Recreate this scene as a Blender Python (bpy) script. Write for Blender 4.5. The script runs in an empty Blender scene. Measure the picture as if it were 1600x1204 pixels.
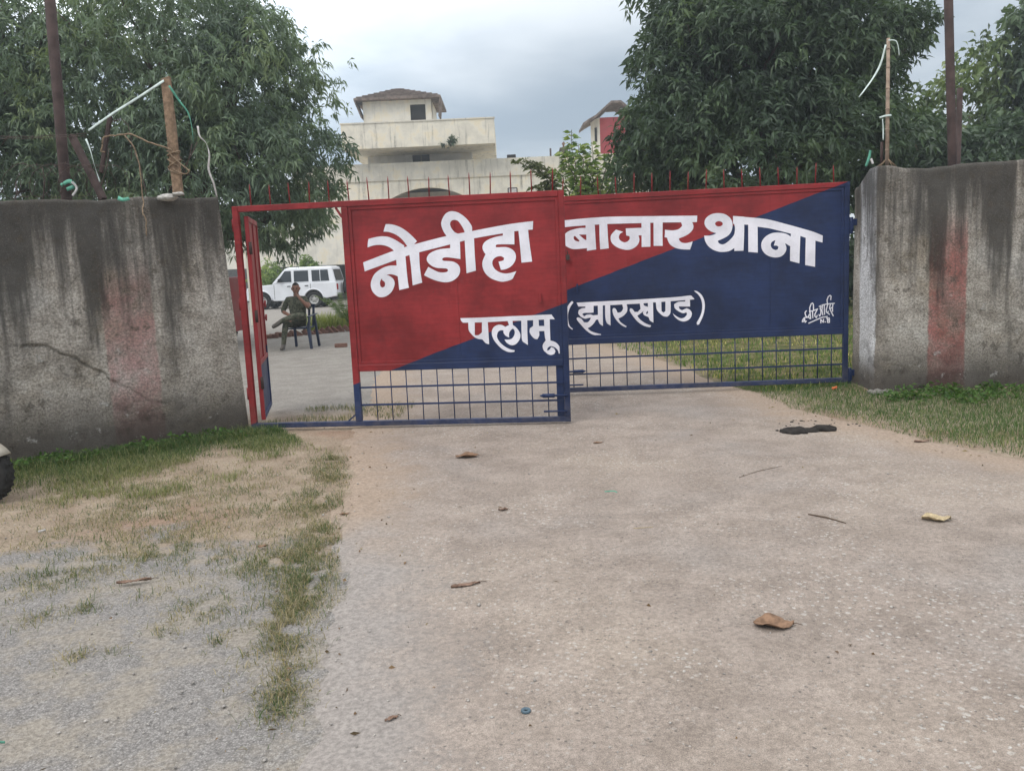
import bpy, bmesh, math, random
import numpy as np
from mathutils import Vector, Matrix, geometry, noise
from math import radians as rad, sin, cos, pi

sc = bpy.context.scene
COL = sc.collection
random.seed(7)
RNG = np.random.default_rng(11)

# ------------------------------------------------------------------ camera
EYE = 1.55
PITCH, ROLL, FPX = 0.141796, 0.0437145, 1300.0
F_ = Vector((0, cos(PITCH), -sin(PITCH)))
U_ = Vector((0, sin(PITCH), cos(PITCH)))
R_ = Vector((1, 0, 0))
CX = cos(ROLL) * R_ - sin(ROLL) * U_
CY = sin(ROLL) * R_ + cos(ROLL) * U_
CAMP = Vector((0, 0, EYE))
cam_d = bpy.data.cameras.new('camera')
cam_d.sensor_width = 36
cam_d.lens = 36 * FPX / 1600
cam_d.clip_end = 1000
cam = bpy.data.objects.new('camera', cam_d)
COL.objects.link(cam)
cam.matrix_world = Matrix(((CX.x, CY.x, -F_.x, 0), (CX.y, CY.y, -F_.y, 0), (CX.z, CY.z, -F_.z, EYE), (0, 0, 0, 1)))
sc.camera = cam

# ------------------------------------------------------------------ world, sun, exposure
SUN_EL, SUN_AZ = rad(52), rad(-135)          # azimuth from +Y towards +X
SUN_DIR = Vector((sin(SUN_AZ) * cos(SUN_EL), cos(SUN_AZ) * cos(SUN_EL), sin(SUN_EL)))


def node(nt, typ, ins=None, **props):
    n = nt.nodes.new(typ)
    for k, v in props.items():
        setattr(n, k, v)
    for k, v in (ins or {}).items():
        s = n.inputs[k]
        if isinstance(v, bpy.types.NodeSocket):
            nt.links.new(v, s)
        else:
            s.default_value = v
    return n


w = bpy.data.worlds.new('World')
sc.world = w
w.use_nodes = True
nt = w.node_tree
nt.nodes.clear()
sky = node(nt, 'ShaderNodeTexSky', sky_type='NISHITA', sun_disc=False, sun_elevation=SUN_EL, sun_rotation=SUN_AZ)
tc = node(nt, 'ShaderNodeTexCoord').outputs['Generated']
sep = node(nt, 'ShaderNodeSeparateXYZ', {0: tc})
# clouds stretched flat over the dome
zc = node(nt, 'ShaderNodeMath', {0: sep.outputs[2], 1: 0.18}, operation='ADD')
pr = node(nt, 'ShaderNodeVectorMath', {0: tc, 1: (1, 1, 1.0)}, operation='MULTIPLY')
div = node(nt, 'ShaderNodeVectorMath', {0: pr.outputs[0]}, operation='DIVIDE')
cmb = node(nt, 'ShaderNodeCombineXYZ', {0: zc.outputs[0], 1: zc.outputs[0], 2: zc.outputs[0]})
nt.links.new(cmb.outputs[0], div.inputs[1])
n1 = node(nt, 'ShaderNodeTexNoise', {'Vector': div.outputs[0], 'Scale': 0.75, 'Detail': 6, 'Roughness': 0.5, 'Distortion': 0.3})
mr = node(nt, 'ShaderNodeMapRange', {0: n1.outputs['Fac'], 1: 0.36, 2: 0.66, 3: 0.0, 4: 1.0}, interpolation_type='SMOOTHSTEP')
cl = node(nt, 'ShaderNodeMix', {'Factor': mr.outputs[0], 6: (2.45, 3.0, 3.6, 1), 7: (5.7, 6.1, 6.45, 1)}, data_type='RGBA')
el = node(nt, 'ShaderNodeMapRange', {0: sep.outputs[2], 1: 0.22, 2: 1.0, 3: 1.0, 4: 3.2})
sd = node(nt, 'ShaderNodeVectorMath', {0: tc, 1: tuple(Vector((-0.42, 0.85, 0.34)).normalized())}, operation='DOT_PRODUCT')
sdc = node(nt, 'ShaderNodeMath', {0: sd.outputs['Value'], 1: 0.0}, operation='MAXIMUM')
sdp = node(nt, 'ShaderNodeMath', {0: sdc.outputs[0], 1: 22.0}, operation='POWER')
gl = node(nt, 'ShaderNodeMath', {0: sdp.outputs[0], 1: 1.7, 2: el.outputs[0]}, operation='MULTIPLY_ADD')
clm = node(nt, 'ShaderNodeVectorMath', {0: cl.outputs[2], 3: 1.0}, operation='SCALE')
nt.links.new(gl.outputs[0], clm.inputs[3])
wz = node(nt, 'ShaderNodeMapRange', {0: sep.outputs[2], 1: 0.25, 2: 0.8, 3: 0.0, 4: 1.0})
wt = node(nt, 'ShaderNodeMix', {'Factor': wz.outputs[0], 6: (1, 1, 1, 1), 7: (1.08, 0.97, 0.90, 1)}, data_type='RGBA')
wm_ = node(nt, 'ShaderNodeVectorMath', {0: clm.outputs[0], 1: wt.outputs[2]}, operation='MULTIPLY')
mx = node(nt, 'ShaderNodeMix', {'Factor': 0.9, 6: sky.outputs[0], 7: wm_.outputs[0]}, data_type='RGBA')
bg = node(nt, 'ShaderNodeBackground', {'Color': mx.outputs[2], 'Strength': 0.12})
out = node(nt, 'ShaderNodeOutputWorld')
nt.links.new(bg.outputs[0], out.inputs[0])

sun_d = bpy.data.lights.new('sun', 'SUN')
sun_d.energy = 1.5
sun_d.angle = rad(35)
sun_d.color = (1.0, 0.94, 0.87)
sun = bpy.data.objects.new('sun', sun_d)
COL.objects.link(sun)
sun.rotation_euler = (-SUN_DIR).to_track_quat('-Z', 'Y').to_euler()
vs = sc.view_settings
vs.view_transform = 'Standard'
vs.look = 'None'
vs.exposure = 0.3
vs.gamma = 1.0
vs.use_curve_mapping = False


# ------------------------------------------------------------------ helpers
def ray(px, py):
    return float((px - 800) / FPX) * CX - float((py - 602) / FPX) * CY + F_


def at(px, py, Y):
    d = ray(px, py)
    return CAMP + d * float(Y / d.y)


def sm(a, b, x):
    t = min(1, max(0, (x - a) / (b - a)))
    return t * t * (3 - 2 * t)


def gz(x, y):
    z = 0.08 * sm(7.5, 11, y) + 0.05 * sm(3.0, 4.0, x) * sm(7.2, 9, y)
    z += 0.018 * noise.noise(Vector((x * 0.6, y * 0.6, 3.3))) * (1 - sm(9, 14, y))
    return z


def og(px, py):
    z = 0.0
    for _ in range(6):
        d = ray(px, py)
        p = CAMP + d * ((z - EYE) / d.z)
        z = gz(p.x, p.y)
    return Vector((p.x, p.y, z))


def tag(o, label=None, cat=None, group=None, kind=None):
    for k, v in (('label', label), ('category', cat), ('group', group), ('kind', kind)):
        if v:
            o[k] = v
    return o


def empty(name, loc=(0, 0, 0), rz=0.0, label=None, cat=None, group=None):
    o = bpy.data.objects.new(name, None)
    COL.objects.link(o)
    o.location = loc
    o.rotation_euler = (0, 0, rz)
    return tag(o, label, cat, group)


def link_mesh(name, me, mat, parent=None):
    o = bpy.data.objects.new(name, me)
    COL.objects.link(o)
    if mat is not None and not me.materials:
        for m in (mat if isinstance(mat, (list, tuple)) else [mat]):
            me.materials.append(m)
    if parent is not None:
        o.parent = parent
    return o


def inst(src, parent, loc=(0, 0, 0), rot=None, scale=None, name=None):
    o = src.copy()
    if name:
        o.name = name
    COL.objects.link(o)
    o.parent = parent
    o.location = loc
    if rot is not None:
        o.rotation_euler = rot
    if scale is not None:
        o.scale = scale
    return o


class MB:
    """collects simple shapes, built as one mesh"""

    def __init__(s):
        s.v, s.f, s.m, s.sm = [], [], [], []

    def add(s, vs, fs, mi=0, smooth=False):
        b = len(s.v)
        s.v += [tuple(p) for p in vs]
        for f in fs:
            s.f.append([b + i for i in f])
            s.m.append(mi)
            s.sm.append(smooth)
        return s

    def box(s, a, b, mi=0):
        (x0, y0, z0), (x1, y1, z1) = a, b
        x0, x1 = min(x0, x1), max(x0, x1)
        y0, y1 = min(y0, y1), max(y0, y1)
        z0, z1 = min(z0, z1), max(z0, z1)
        v = [(x0, y0, z0), (x1, y0, z0), (x1, y1, z0), (x0, y1, z0), (x0, y0, z1), (x1, y0, z1), (x1, y1, z1), (x0, y1, z1)]
        return s.add(v, [(0, 3, 2, 1), (4, 5, 6, 7), (0, 1, 5, 4), (1, 2, 6, 5), (2, 3, 7, 6), (3, 0, 4, 7)], mi)

    def bar(s, p, q, wx, wy, mi=0, up=None):
        p, q = Vector(p), Vector(q)
        d = (q - p).normalized()
        u = Vector(up) if up else (Vector((0, 0, 1)) if abs(d.z) < 0.9 else Vector((0, 1, 0)))
        a = d.cross(u).normalized()
        b = a.cross(d).normalized()
        v = []
        for c in (p, q):
            for sx, sy in ((-1, -1), (1, -1), (1, 1), (-1, 1)):
                v.append(c + a * sx * wx / 2 + b * sy * wy / 2)
        return s.add(v, [(3, 2, 1, 0), (4, 5, 6, 7), (0, 1, 5, 4), (1, 2, 6, 5), (2, 3, 7, 6), (3, 0, 4, 7)], mi)

    def tube(s, pts, r, n=8, mi=0, smooth=True, cap=True):
        pts = [Vector(p) for p in pts]
        rs = r if isinstance(r, (list, tuple)) else [r] * len(pts)
        v, f = [], []
        prev = None
        for i, p in enumerate(pts):
            d = (pts[min(i + 1, len(pts) - 1)] - pts[max(i - 1, 0)])
            d = d.normalized() if d.length > 1e-9 else Vector((0, 0, 1))
            if prev is None:
                a = d.orthogonal().normalized()
            else:
                a = (prev - d * prev.dot(d))
                a = a.normalized() if a.length > 1e-6 else d.orthogonal().normalized()
            prev = a
            b = d.cross(a)
            for k in range(n):
                t = 2 * pi * k / n
                v.append(p + (a * cos(t) + b * sin(t)) * rs[i])
        for i in range(len(pts) - 1):
            for k in range(n):
                k2 = (k + 1) % n
                f.append((i * n + k, i * n + k2, (i + 1) * n + k2, (i + 1) * n + k))
        if cap:
            f.append(tuple(range(n - 1, -1, -1)))
            f.append(tuple((len(pts) - 1) * n + k for k in range(n)))
        return s.add(v, f, mi, smooth)

    def lathe(s, prof, n=20, axis='z', c=(0, 0, 0), mi=0, smooth=True, closed=False):
        v, f = [], []
        m = len(prof)
        for r, h in prof:
            for k in range(n):
                t = 2 * pi * k / n
                a, b = r * cos(t), r * sin(t)
                p = (a, b, h) if axis == 'z' else ((a, h, b) if axis == 'y' else (h, a, b))
                v.append((p[0] + c[0], p[1] + c[1], p[2] + c[2]))
        for i in range(m if closed else m - 1):
            for k in range(n):
                k2 = (k + 1) % n
                j = (i + 1) % m
                f.append((i * n + k, i * n + k2, j * n + k2, j * n + k))
        return s.add(v, f, mi, smooth)

    def prism(s, poly, d0, d1, plane='xz', mi=0):
        """polygon (a,b) pushed through depth d0..d1 along the third axis"""
        n = len(poly)

        def P(a, b, d):
            return (a, d, b) if plane == 'xz' else ((d, a, b) if plane == 'yz' else (a, b, d))
        v = [P(a, b, d0) for a, b in poly] + [P(a, b, d1) for a, b in poly]
        f = [tuple(range(n)), tuple(range(2 * n - 1, n - 1, -1))]
        f += [(i, (i + 1) % n + 0, n + (i + 1) % n, n + i) for i in range(n)]
        return s.add(v, f, mi)

    def build(s, name, mat, parent=None, bevel=0.0, recalc=True, seg=1):
        me = bpy.data.meshes.new(name)
        me.from_pydata(s.v, [], s.f)
        me.polygons.foreach_set('material_index', s.m)
        me.polygons.foreach_set('use_smooth', s.sm)
        if recalc or bevel:
            bm = bmesh.new()
            bm.from_mesh(me)
            bmesh.ops.recalc_face_normals(bm, faces=bm.faces)
            if bevel:
                es = [e for e in bm.edges if len(e.link_faces) == 2 and e.calc_face_angle(0) > 0.6]
                bmesh.ops.bevel(bm, geom=es, offset=bevel, segments=seg, affect='EDGES', profile=0.6, clamp_overlap=True)
            bm.to_mesh(me)
            bm.free()
        me.update()
        return link_mesh(name, me, mat, parent)


def np_mesh(name, V, Q, mat, parent=None, col=None, uv=None, smooth=False):
    me = bpy.data.meshes.new(name)
    V = np.asarray(V, np.float32)
    Q = np.asarray(Q, np.int32)
    k = Q.shape[1]
    me.vertices.add(len(V))
    me.vertices.foreach_set('co', V.ravel())
    me.loops.add(Q.size)
    me.loops.foreach_set('vertex_index', Q.ravel())
    me.polygons.add(len(Q))
    me.polygons.foreach_set('loop_start', np.arange(0, Q.size, k, dtype=np.int32))
    me.polygons.foreach_set('use_smooth', np.full(len(Q), smooth))
    if uv is not None:
        l = me.uv_layers.new(name='UVMap')
        l.data.foreach_set('uv', np.asarray(uv, np.float32)[Q.ravel()].ravel())
    if col is not None:
        a = me.attributes.new('tint', 'FLOAT_COLOR', 'POINT')
        c = np.ones((len(V), 4), np.float32)
        c[:, :3] = col
        a.data.foreach_set('color', c.ravel())
    me.update(calc_edges=True)
    return link_mesh(name, me, mat, parent)


# ------------------------------------------------------------------ materials
class Mat:
    def __init__(s, name, rough=0.7, spec=0.3, metal=0.0):
        s.m = bpy.data.materials.new(name)
        s.m.use_nodes = True
        s.nt = s.m.node_tree
        s.b = s.nt.nodes['Principled BSDF']
        s.b.inputs['Roughness'].default_value = rough
        s.b.inputs['Specular IOR Level'].default_value = spec
        s.b.inputs['Metallic'].default_value = metal
        s.geo = None

    def n(s, typ, ins=None, **p):
        return node(s.nt, typ, ins, **p)

    @property
    def obj(s):
        return s.n('ShaderNodeTexCoord').outputs['Object']

    @property
    def pos(s):
        return s.n('ShaderNodeNewGeometry').outputs['Position']

    @property
    def uv(s):
        return s.n('ShaderNodeTexCoord').outputs['UV']

    def scale(s, v, k):
        return s.n('ShaderNodeVectorMath', {0: v, 1: k}, operation='MULTIPLY').outputs[0]

    def noise(s, v, sc_, det=4, rough=0.55, dist=0.0):
        return s.n('ShaderNodeTexNoise', {'Vector': v, 'Scale': sc_, 'Detail': det, 'Roughness': rough, 'Distortion': dist}).outputs['Fac']

    def ramp(s, v, a, b, lo=0.0, hi=1.0):
        return s.n('ShaderNodeMapRange', {0: v, 1: a, 2: b, 3: lo, 4: hi}, interpolation_type='SMOOTHSTEP').outputs[0]

    def math(s, op, a, b=0.0, c=0.0):
        return s.n('ShaderNodeMath', {0: a, 1: b, 2: c}, operation=op).outputs[0]

    def mix(s, f, a, b, blend='MIX'):
        a = tuple(a) + (1,) if isinstance(a, (tuple, list)) and len(a) == 3 else a
        b = tuple(b) + (1,) if isinstance(b, (tuple, list)) and len(b) == 3 else b
        return s.n('ShaderNodeMix', {'Factor': f, 6: a, 7: b}, data_type='RGBA', blend_type=blend).outputs[2]

    def color(s, c):
        if isinstance(c, (tuple, list)):
            s.b.inputs['Base Color'].default_value = tuple(c) + (1,)
        else:
            s.nt.links.new(c, s.b.inputs['Base Color'])
        return s

    def rough(s, c):
        s.nt.links.new(c, s.b.inputs['Roughness'])

    def bump(s, h, strength=0.3, dist=0.01):
        bn = s.n('ShaderNodeBump', {'Strength': strength, 'Distance': dist, 'Height': h})
        s.nt.links.new(bn.outputs[0], s.b.inputs['Normal'])


def simple(name, c, rough=0.7, spec=0.3, metal=0.0, var=0.25, scale=8.0, bump=0.1):
    m = Mat(name, rough, spec, metal)
    n = m.noise(m.pos, scale, 5)
    f = m.ramp(n, 0.3, 0.7)
    m.color(m.mix(f, tuple(x * (1 - var) for x in c), tuple(min(1, x * (1 + var)) for x in c)))
    if bump:
        m.bump(m.noise(m.pos, scale * 6, 3), bump, 0.004)
    return m.m


def grain(m, p, s1=120.0):
    return m.noise(p, s1, 3, 0.7)


def ground_mat():
    m = Mat('ground_dirt', 0.95, 0.12)
    p = m.pos
    sx = m.n('ShaderNodeSeparateXYZ', {0: p})
    x, y = sx.outputs[0], sx.outputs[1]
    n_big = m.noise(p, 0.7, 5, 0.6)
    n_mid = m.noise(p, 3.5, 6, 0.65)
    n_f = m.noise(p, 60, 4, 0.75)
    n_ff = m.noise(p, 220, 2, 0.7)
    dirt = m.mix(m.ramp(n_mid, 0.3, 0.7), (0.33, 0.255, 0.185), (0.46, 0.375, 0.285))
    dirt = m.mix(m.math('MULTIPLY', m.ramp(n_big, 0.52, 0.66), 0.55), dirt, (0.36, 0.22, 0.155))
    # grey crusher gravel in the foreground left of the drive
    vor = m.n('ShaderNodeTexVoronoi', {'Vector': p, 'Scale': 130.0, 'Randomness': 1.0})
    vb = m.n('ShaderNodeSeparateXYZ', {0: vor.outputs['Color']})
    grv = m.mix(m.ramp(vb.outputs[0], 0.0, 1.0), (0.315, 0.295, 0.275), (0.45, 0.425, 0.40))
    grv = m.mix(m.ramp(vor.outputs['Distance'], 0.25, 0.75), grv, (0.25, 0.235, 0.22))
    grv = m.mix(m.math('MULTIPLY', m.ramp(n_mid, 0.42, 0.62), 0.8), grv, (0.39, 0.345, 0.285))
    edge = m.math('ADD', y, m.math('MULTIPLY', m.math('SUBTRACT', n_big, 0.5), -3.2))
    edge = m.math('ADD', edge, m.math('MULTIPLY', m.math('SUBTRACT', n_mid, 0.5), 1.3))
    gm = m.ramp(edge, 4.35, 4.85, 1.0, 0.0)
    gx = m.ramp(m.math('ADD', x, m.math('MULTIPLY', m.math('SUBTRACT', n_mid, 0.5), 1.0)), 1.0, 1.8, 1.0, 0.0)
    c = m.mix(m.math('MULTIPLY', gm, gx), dirt, grv)
    # dusty yard inside the gate
    yard = m.mix(m.ramp(n_mid, 0.35, 0.65), (0.30, 0.275, 0.245), (0.36, 0.335, 0.30))
    ym = m.math('MULTIPLY', m.ramp(y, 8.6, 9.6), m.ramp(x, 0.5, 2.0, 1.0, 0.0))
    c = m.mix(ym, c, yard)
    # earth and thatch below the grass inside on the right
    lawn = m.mix(m.ramp(n_mid, 0.35, 0.68), (0.075, 0.10, 0.03), (0.30, 0.24, 0.13))
    lm = m.math('MULTIPLY', m.ramp(y, 8.9, 9.6), m.ramp(x, 2.0, 2.8))
    c = m.mix(lm, c, lawn)
    c = m.mix(0.9, c, m.mix(m.ramp(n_f, 0.3, 0.7), (0.62, 0.62, 0.62), (1.22, 1.22, 1.22)), 'MULTIPLY')
    m.color(c)
    h = m.math('ADD', m.math('MULTIPLY', vor.outputs['Distance'], -0.5), m.math('ADD', m.math('MULTIPLY', n_f, 1.2), n_ff))
    m.bump(h, 0.75, 0.012)
    return m.m


def drive_mat():
    m = Mat('driveway_concrete', 0.92, 0.18)
    p = m.pos
    n_big = m.noise(p, 0.45, 5, 0.6)
    n_mid = m.noise(p, 2.6, 6, 0.7)
    n_f = m.noise(p, 45, 4, 0.75)
    n_ff = m.noise(p, 260, 2, 0.7)
    wp = m.n('ShaderNodeMix', {'Factor': 0.02, 4: p, 5: m.n('ShaderNodeTexNoise', {'Vector': p, 'Scale': 30.0}).outputs['Color']}, data_type='VECTOR').outputs[1]
    v1 = m.n('ShaderNodeTexVoronoi', {'Vector': wp, 'Scale': 55.0, 'Randomness': 1.0})
    v2 = m.n('ShaderNodeTexVoronoi', {'Vector': wp, 'Scale': 31.0, 'Randomness': 1.0})
    c1 = m.n('ShaderNodeSeparateXYZ', {0: v1.outputs['Color']}).outputs[0]
    c2 = m.n('ShaderNodeSeparateXYZ', {0: v2.outputs['Color']}).outputs[1]
    base = m.mix(m.ramp(n_mid, 0.28, 0.72), (0.262, 0.217, 0.182), (0.375, 0.316, 0.270))
    base = m.mix(m.math('MULTIPLY', m.ramp(n_big, 0.45, 0.7), 0.55), base, (0.43, 0.36, 0.29))
    base = m.mix(m.math('MULTIPLY', m.ramp(n_big, 0.48, 0.3), 0.45), base, (0.315, 0.30, 0.285))
    # chips of pale aggregate
    chip = m.math('MULTIPLY', m.ramp(c1, 0.78, 0.9), m.ramp(v1.outputs['Distance'], 0.5, 0.3))
    pat = m.noise(p, 0.9, 4, 0.6, 0.5)
    chip = m.math('MULTIPLY', chip, m.ramp(pat, 0.4, 0.62, 0.05, 0.7))
    base = m.mix(chip, base, (0.56, 0.54, 0.50))
    chip2 = m.math('MULTIPLY', m.ramp(c2, 0.86, 0.93), m.ramp(v2.outputs['Distance'], 0.42, 0.3))
    base = m.mix(m.math('MULTIPLY', chip2, m.ramp(pat, 0.4, 0.62, 0.08, 0.5)), base, (0.55, 0.525, 0.48))
    dk = m.math('MULTIPLY', m.ramp(c1, 0.14, 0.05), m.ramp(v1.outputs['Distance'], 0.4, 0.2))
    base = m.mix(m.math('MULTIPLY', dk, 0.75), base, (0.12, 0.11, 0.10))
    base = m.mix(0.9, base, m.mix(m.ramp(n_f, 0.3, 0.7), (0.72, 0.72, 0.72), (1.16, 1.16, 1.16)), 'MULTIPLY')
    base = m.mix(0.8, base, m.mix(m.ramp(n_ff, 0.25, 0.75), (0.55, 0.55, 0.55), (1.4, 1.4, 1.4)), 'MULTIPLY')
    ed_ = m.n('ShaderNodeAttribute', attribute_name='edge').outputs['Fac']
    py_ = m.n('ShaderNodeSeparateXYZ', {0: p}).outputs[1]
    ef = m.math('ADD', ed_, m.math('MULTIPLY', m.math('SUBTRACT', n_mid, 0.5), 0.9))
    ef = m.ramp(m.math('ADD', ef, m.math('MULTIPLY', m.math('SUBTRACT', n_f, 0.5), 0.5)), 0.62, 0.12)
    soil = m.mix(m.ramp(m.math('ADD', py_, m.math('MULTIPLY', m.math('SUBTRACT', n_big, 0.5), 3.0)), 4.2, 5.0), (0.335, 0.304, 0.278), (0.38, 0.295, 0.225))
    soil = m.mix(0.9, soil, m.mix(m.ramp(n_f, 0.3, 0.7), (0.65, 0.65, 0.65), (1.2, 1.2, 1.2)), 'MULTIPLY')
    base = m.mix(m.math('MULTIPLY', ef, 0.92), base, soil)
    m.color(base)
    h = m.math('ADD', m.math('MULTIPLY', n_f, 1.0), m.math('MULTIPLY', n_ff, 0.8))
    h = m.math('ADD', h, m.math('MULTIPLY', chip, 0.5))
    m.bump(h, 0.6, 0.008)
    return m.m


def wall_mat(name, s0, s1, stripe, white=None, top=2.3):
    m = Mat(name, 0.95, 0.1)
    uv = m.uv
    q = m.n('ShaderNodeSeparateXYZ', {0: uv})
    u, v = q.outputs[0], q.outputs[1]
    p = m.pos
    n_b = m.noise(uv, 1.1, 5, 0.6)
    n_m = m.noise(uv, 4.0, 6, 0.7)
    n_f = m.noise(uv, 46, 6, 0.8)
    n_g = m.noise(uv, 170, 2, 0.7)
    st = m.noise(m.scale(uv, (2.9, 0.26, 1)), 1.0, 5, 0.6)
    st2 = m.noise(m.scale(uv, (13, 0.7, 1)), 1.0, 4, 0.6)
    c = m.mix(m.ramp(n_m, 0.3, 0.7), (0.255, 0.228, 0.192), (0.54, 0.50, 0.445))
    c = m.mix(m.math('MULTIPLY', m.ramp(n_b, 0.5, 0.68), 0.75), c, (0.60, 0.575, 0.53))
    c = m.mix(m.math('MULTIPLY', m.ramp(n_b, 0.46, 0.34), 0.4), c, (0.27, 0.215, 0.14))
    # painted band
    ue = m.math('ADD', u, m.math('MULTIPLY', m.math('SUBTRACT', n_m, 0.5), 0.07))
    bm_ = m.math('MULTIPLY', m.ramp(ue, s0 - 0.012, s0 + 0.012), m.ramp(ue, s1 - 0.012, s1 + 0.012, 1.0, 0.0))
    fade = m.math('MULTIPLY', m.ramp(v, top - 0.42, top - 0.9), m.ramp(n_f, 0.25, 0.55, stripe[1], 0.92))
    fade = m.math('MULTIPLY', fade, m.ramp(n_m, 0.3, 0.62, stripe[1], 1.0))
    red = m.mix(m.ramp(n_b, 0.35, 0.65), stripe[0], stripe[2])
    c = m.mix(m.math('MULTIPLY', bm_, fade), c, red)
    if white:
        wm = m.math('MULTIPLY', m.ramp(ue, white[0], white[0] + 0.03), m.ramp(ue, white[1] - 0.02, white[1], 1.0, 0.0))
        wf = m.math('MULTIPLY', m.ramp(n_f, 0.25, 0.42, 0.6, 1.0), m.ramp(m.math('ADD', v, m.math('MULTIPLY', n_m, 0.6)), 0.45, 0.75, 0.25, 1.0))
        c = m.mix(m.math('MULTIPLY', wm, wf), c, (0.72, 0.73, 0.74))
    # black algae running down from the top
    val = m.math('MULTIPLY_ADD', v, 0.30 / top, st)
    val = m.math('MULTIPLY_ADD', m.math('SUBTRACT', n_m, 0.5), 0.16, val)
    alg = m.math('MULTIPLY', m.ramp(val, 0.62, 0.78), m.ramp(n_f, 0.3, 0.5, 0.35, 1.0))
    c = m.mix(m.math('MULTIPLY', alg, 0.9), c, (0.050, 0.047, 0.043))
    str2 = m.math('MULTIPLY', m.ramp(st2, 0.53, 0.70), m.ramp(v, 0.5, 1.7, 0.1, 0.7))
    c = m.mix(str2, c, (0.09, 0.085, 0.078))
    # old black mould in clouds
    mould = m.math('MULTIPLY', m.ramp(m.noise(uv, 1.7, 6, 0.7, 0.4), 0.52, 0.68), m.ramp(n_f, 0.3, 0.6, 0.35, 0.9))
    c = m.mix(m.math('MULTIPLY', mould, 0.7), c, (0.085, 0.08, 0.072))
    blot = m.math('MULTIPLY', m.ramp(m.noise(uv, 8.5, 6, 0.72, 0.3), 0.53, 0.64), m.ramp(n_b, 0.35, 0.6, 0.75, 0.35))
    c = m.mix(blot, c, (0.105, 0.09, 0.072))
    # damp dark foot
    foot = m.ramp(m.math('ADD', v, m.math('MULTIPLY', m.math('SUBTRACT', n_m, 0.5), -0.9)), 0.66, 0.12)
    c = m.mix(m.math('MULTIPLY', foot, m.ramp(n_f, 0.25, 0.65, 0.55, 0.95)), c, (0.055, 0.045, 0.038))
    lime = m.math('MULTIPLY', m.ramp(m.noise(uv, 7, 5, 0.7), 0.6, 0.72), m.ramp(v, 1.3, 0.8))
    c = m.mix(m.math('MULTIPLY', lime, 0.6), c, (0.58, 0.57, 0.55))
    c = m.mix(0.9, c, m.mix(m.ramp(n_f, 0.33, 0.67), (0.42, 0.41, 0.40), (1.42, 1.42, 1.42)), 'MULTIPLY')
    c = m.mix(0.9, c, m.mix(m.ramp(n_g, 0.25, 0.75), (0.5, 0.5, 0.5), (1.4, 1.4, 1.4)), 'MULTIPLY')
    m.color(c)
    m.bump(m.math('ADD', m.math('MULTIPLY', n_f, 1.0), m.math('MULTIPLY', n_g, 0.5)), 0.8, 0.012)
    return m.m


RED, BLUE = (0.255, 0.021, 0.024), (0.0125, 0.027, 0.088)


def paint_base(m, base):
    p = m.obj
    n1_ = m.noise(p, 2.2, 5, 0.6)
    n2_ = m.noise(p, 55, 3, 0.6)
    c = m.mix(m.ramp(n1_, 0.3, 0.7), tuple(x * 0.84 for x in base), tuple(x * 1.14 for x in base)) if isinstance(base, tuple) else base
    c = m.mix(m.math('MULTIPLY', m.ramp(n2_, 0.58, 0.75), 0.35), c, m.mix(1.0, c, (0.6, 0.6, 0.6), 'MULTIPLY'))
    m.color(c)
    m.rough(m.ramp(n1_, 0.3, 0.7, 0.42, 0.6))
    m.bump(m.math('ADD', n2_, m.math('MULTIPLY', m.noise(p, 6, 2), 3.0)), 0.12, 0.004)
    return m.m


def two_tone(name, k0, k1):
    """red above, blue below the straight diagonal v = k0 + k1*u across the leaf"""
    m = Mat(name, 0.5, 0.35)
    p = m.obj
    q = m.n('ShaderNodeSeparateXYZ', {0: p})
    line = m.math('SUBTRACT', q.outputs[2], m.math('MULTIPLY_ADD', q.outputs[0], k1, k0))
    line = m.math('ADD', line, m.math('MULTIPLY', m.math('SUBTRACT', m.noise(p, 5, 2), 0.5), 0.02))
    f = m.ramp(line, -0.004, 0.004)
    n1_ = m.noise(p, 1.6, 6, 0.65)
    n3_ = m.noise(m.scale(p, (1.2, 1, 9)), 4.0, 4, 0.6)
    wear = m.mix(m.ramp(n1_, 0.33, 0.68), (0.66, 0.62, 0.60), (1.2, 1.16, 1.14))
    brush = m.mix(m.ramp(n3_, 0.3, 0.7), (0.9, 0.9, 0.9), (1.1, 1.1, 1.1))
    c = m.mix(f, BLUE, RED)
    c = m.mix(1.0, c, wear, 'MULTIPLY')
    c = m.mix(1.0, c, brush, 'MULTIPLY')
    speck = m.math('MULTIPLY', m.ramp(m.noise(p, 26, 4, 0.7), 0.68, 0.73), m.ramp(m.noise(p, 1.9, 3), 0.42, 0.6, 0.0, 0.8))
    c = m.mix(speck, c, (0.075, 0.032, 0.022))
    smud = m.math('MULTIPLY', m.ramp(m.noise(m.scale(p, (3, 1, 0.8)), 2.0, 5, 0.7), 0.55, 0.72), 0.45)
    c = m.mix(smud, c, m.mix(1.0, c, (0.5, 0.5, 0.52), 'MULTIPLY'))
    # splashed dust near the foot
    dust = m.math('MULTIPLY', m.ramp(q.outputs[2], 0.35, 0.0), m.ramp(m.noise(p, 14, 4), 0.35, 0.65, 0.03, 0.16))
    c = m.mix(dust, c, (0.30, 0.26, 0.21))
    m.color(c)
    m.rough(m.ramp(n1_, 0.3, 0.7, 0.45, 0.62))
    m.bump(m.math('ADD', m.noise(p, 120, 2), m.math('MULTIPLY', m.noise(p, 2.4, 3), 14.0)), 0.22, 0.006)
    return m.m


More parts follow.
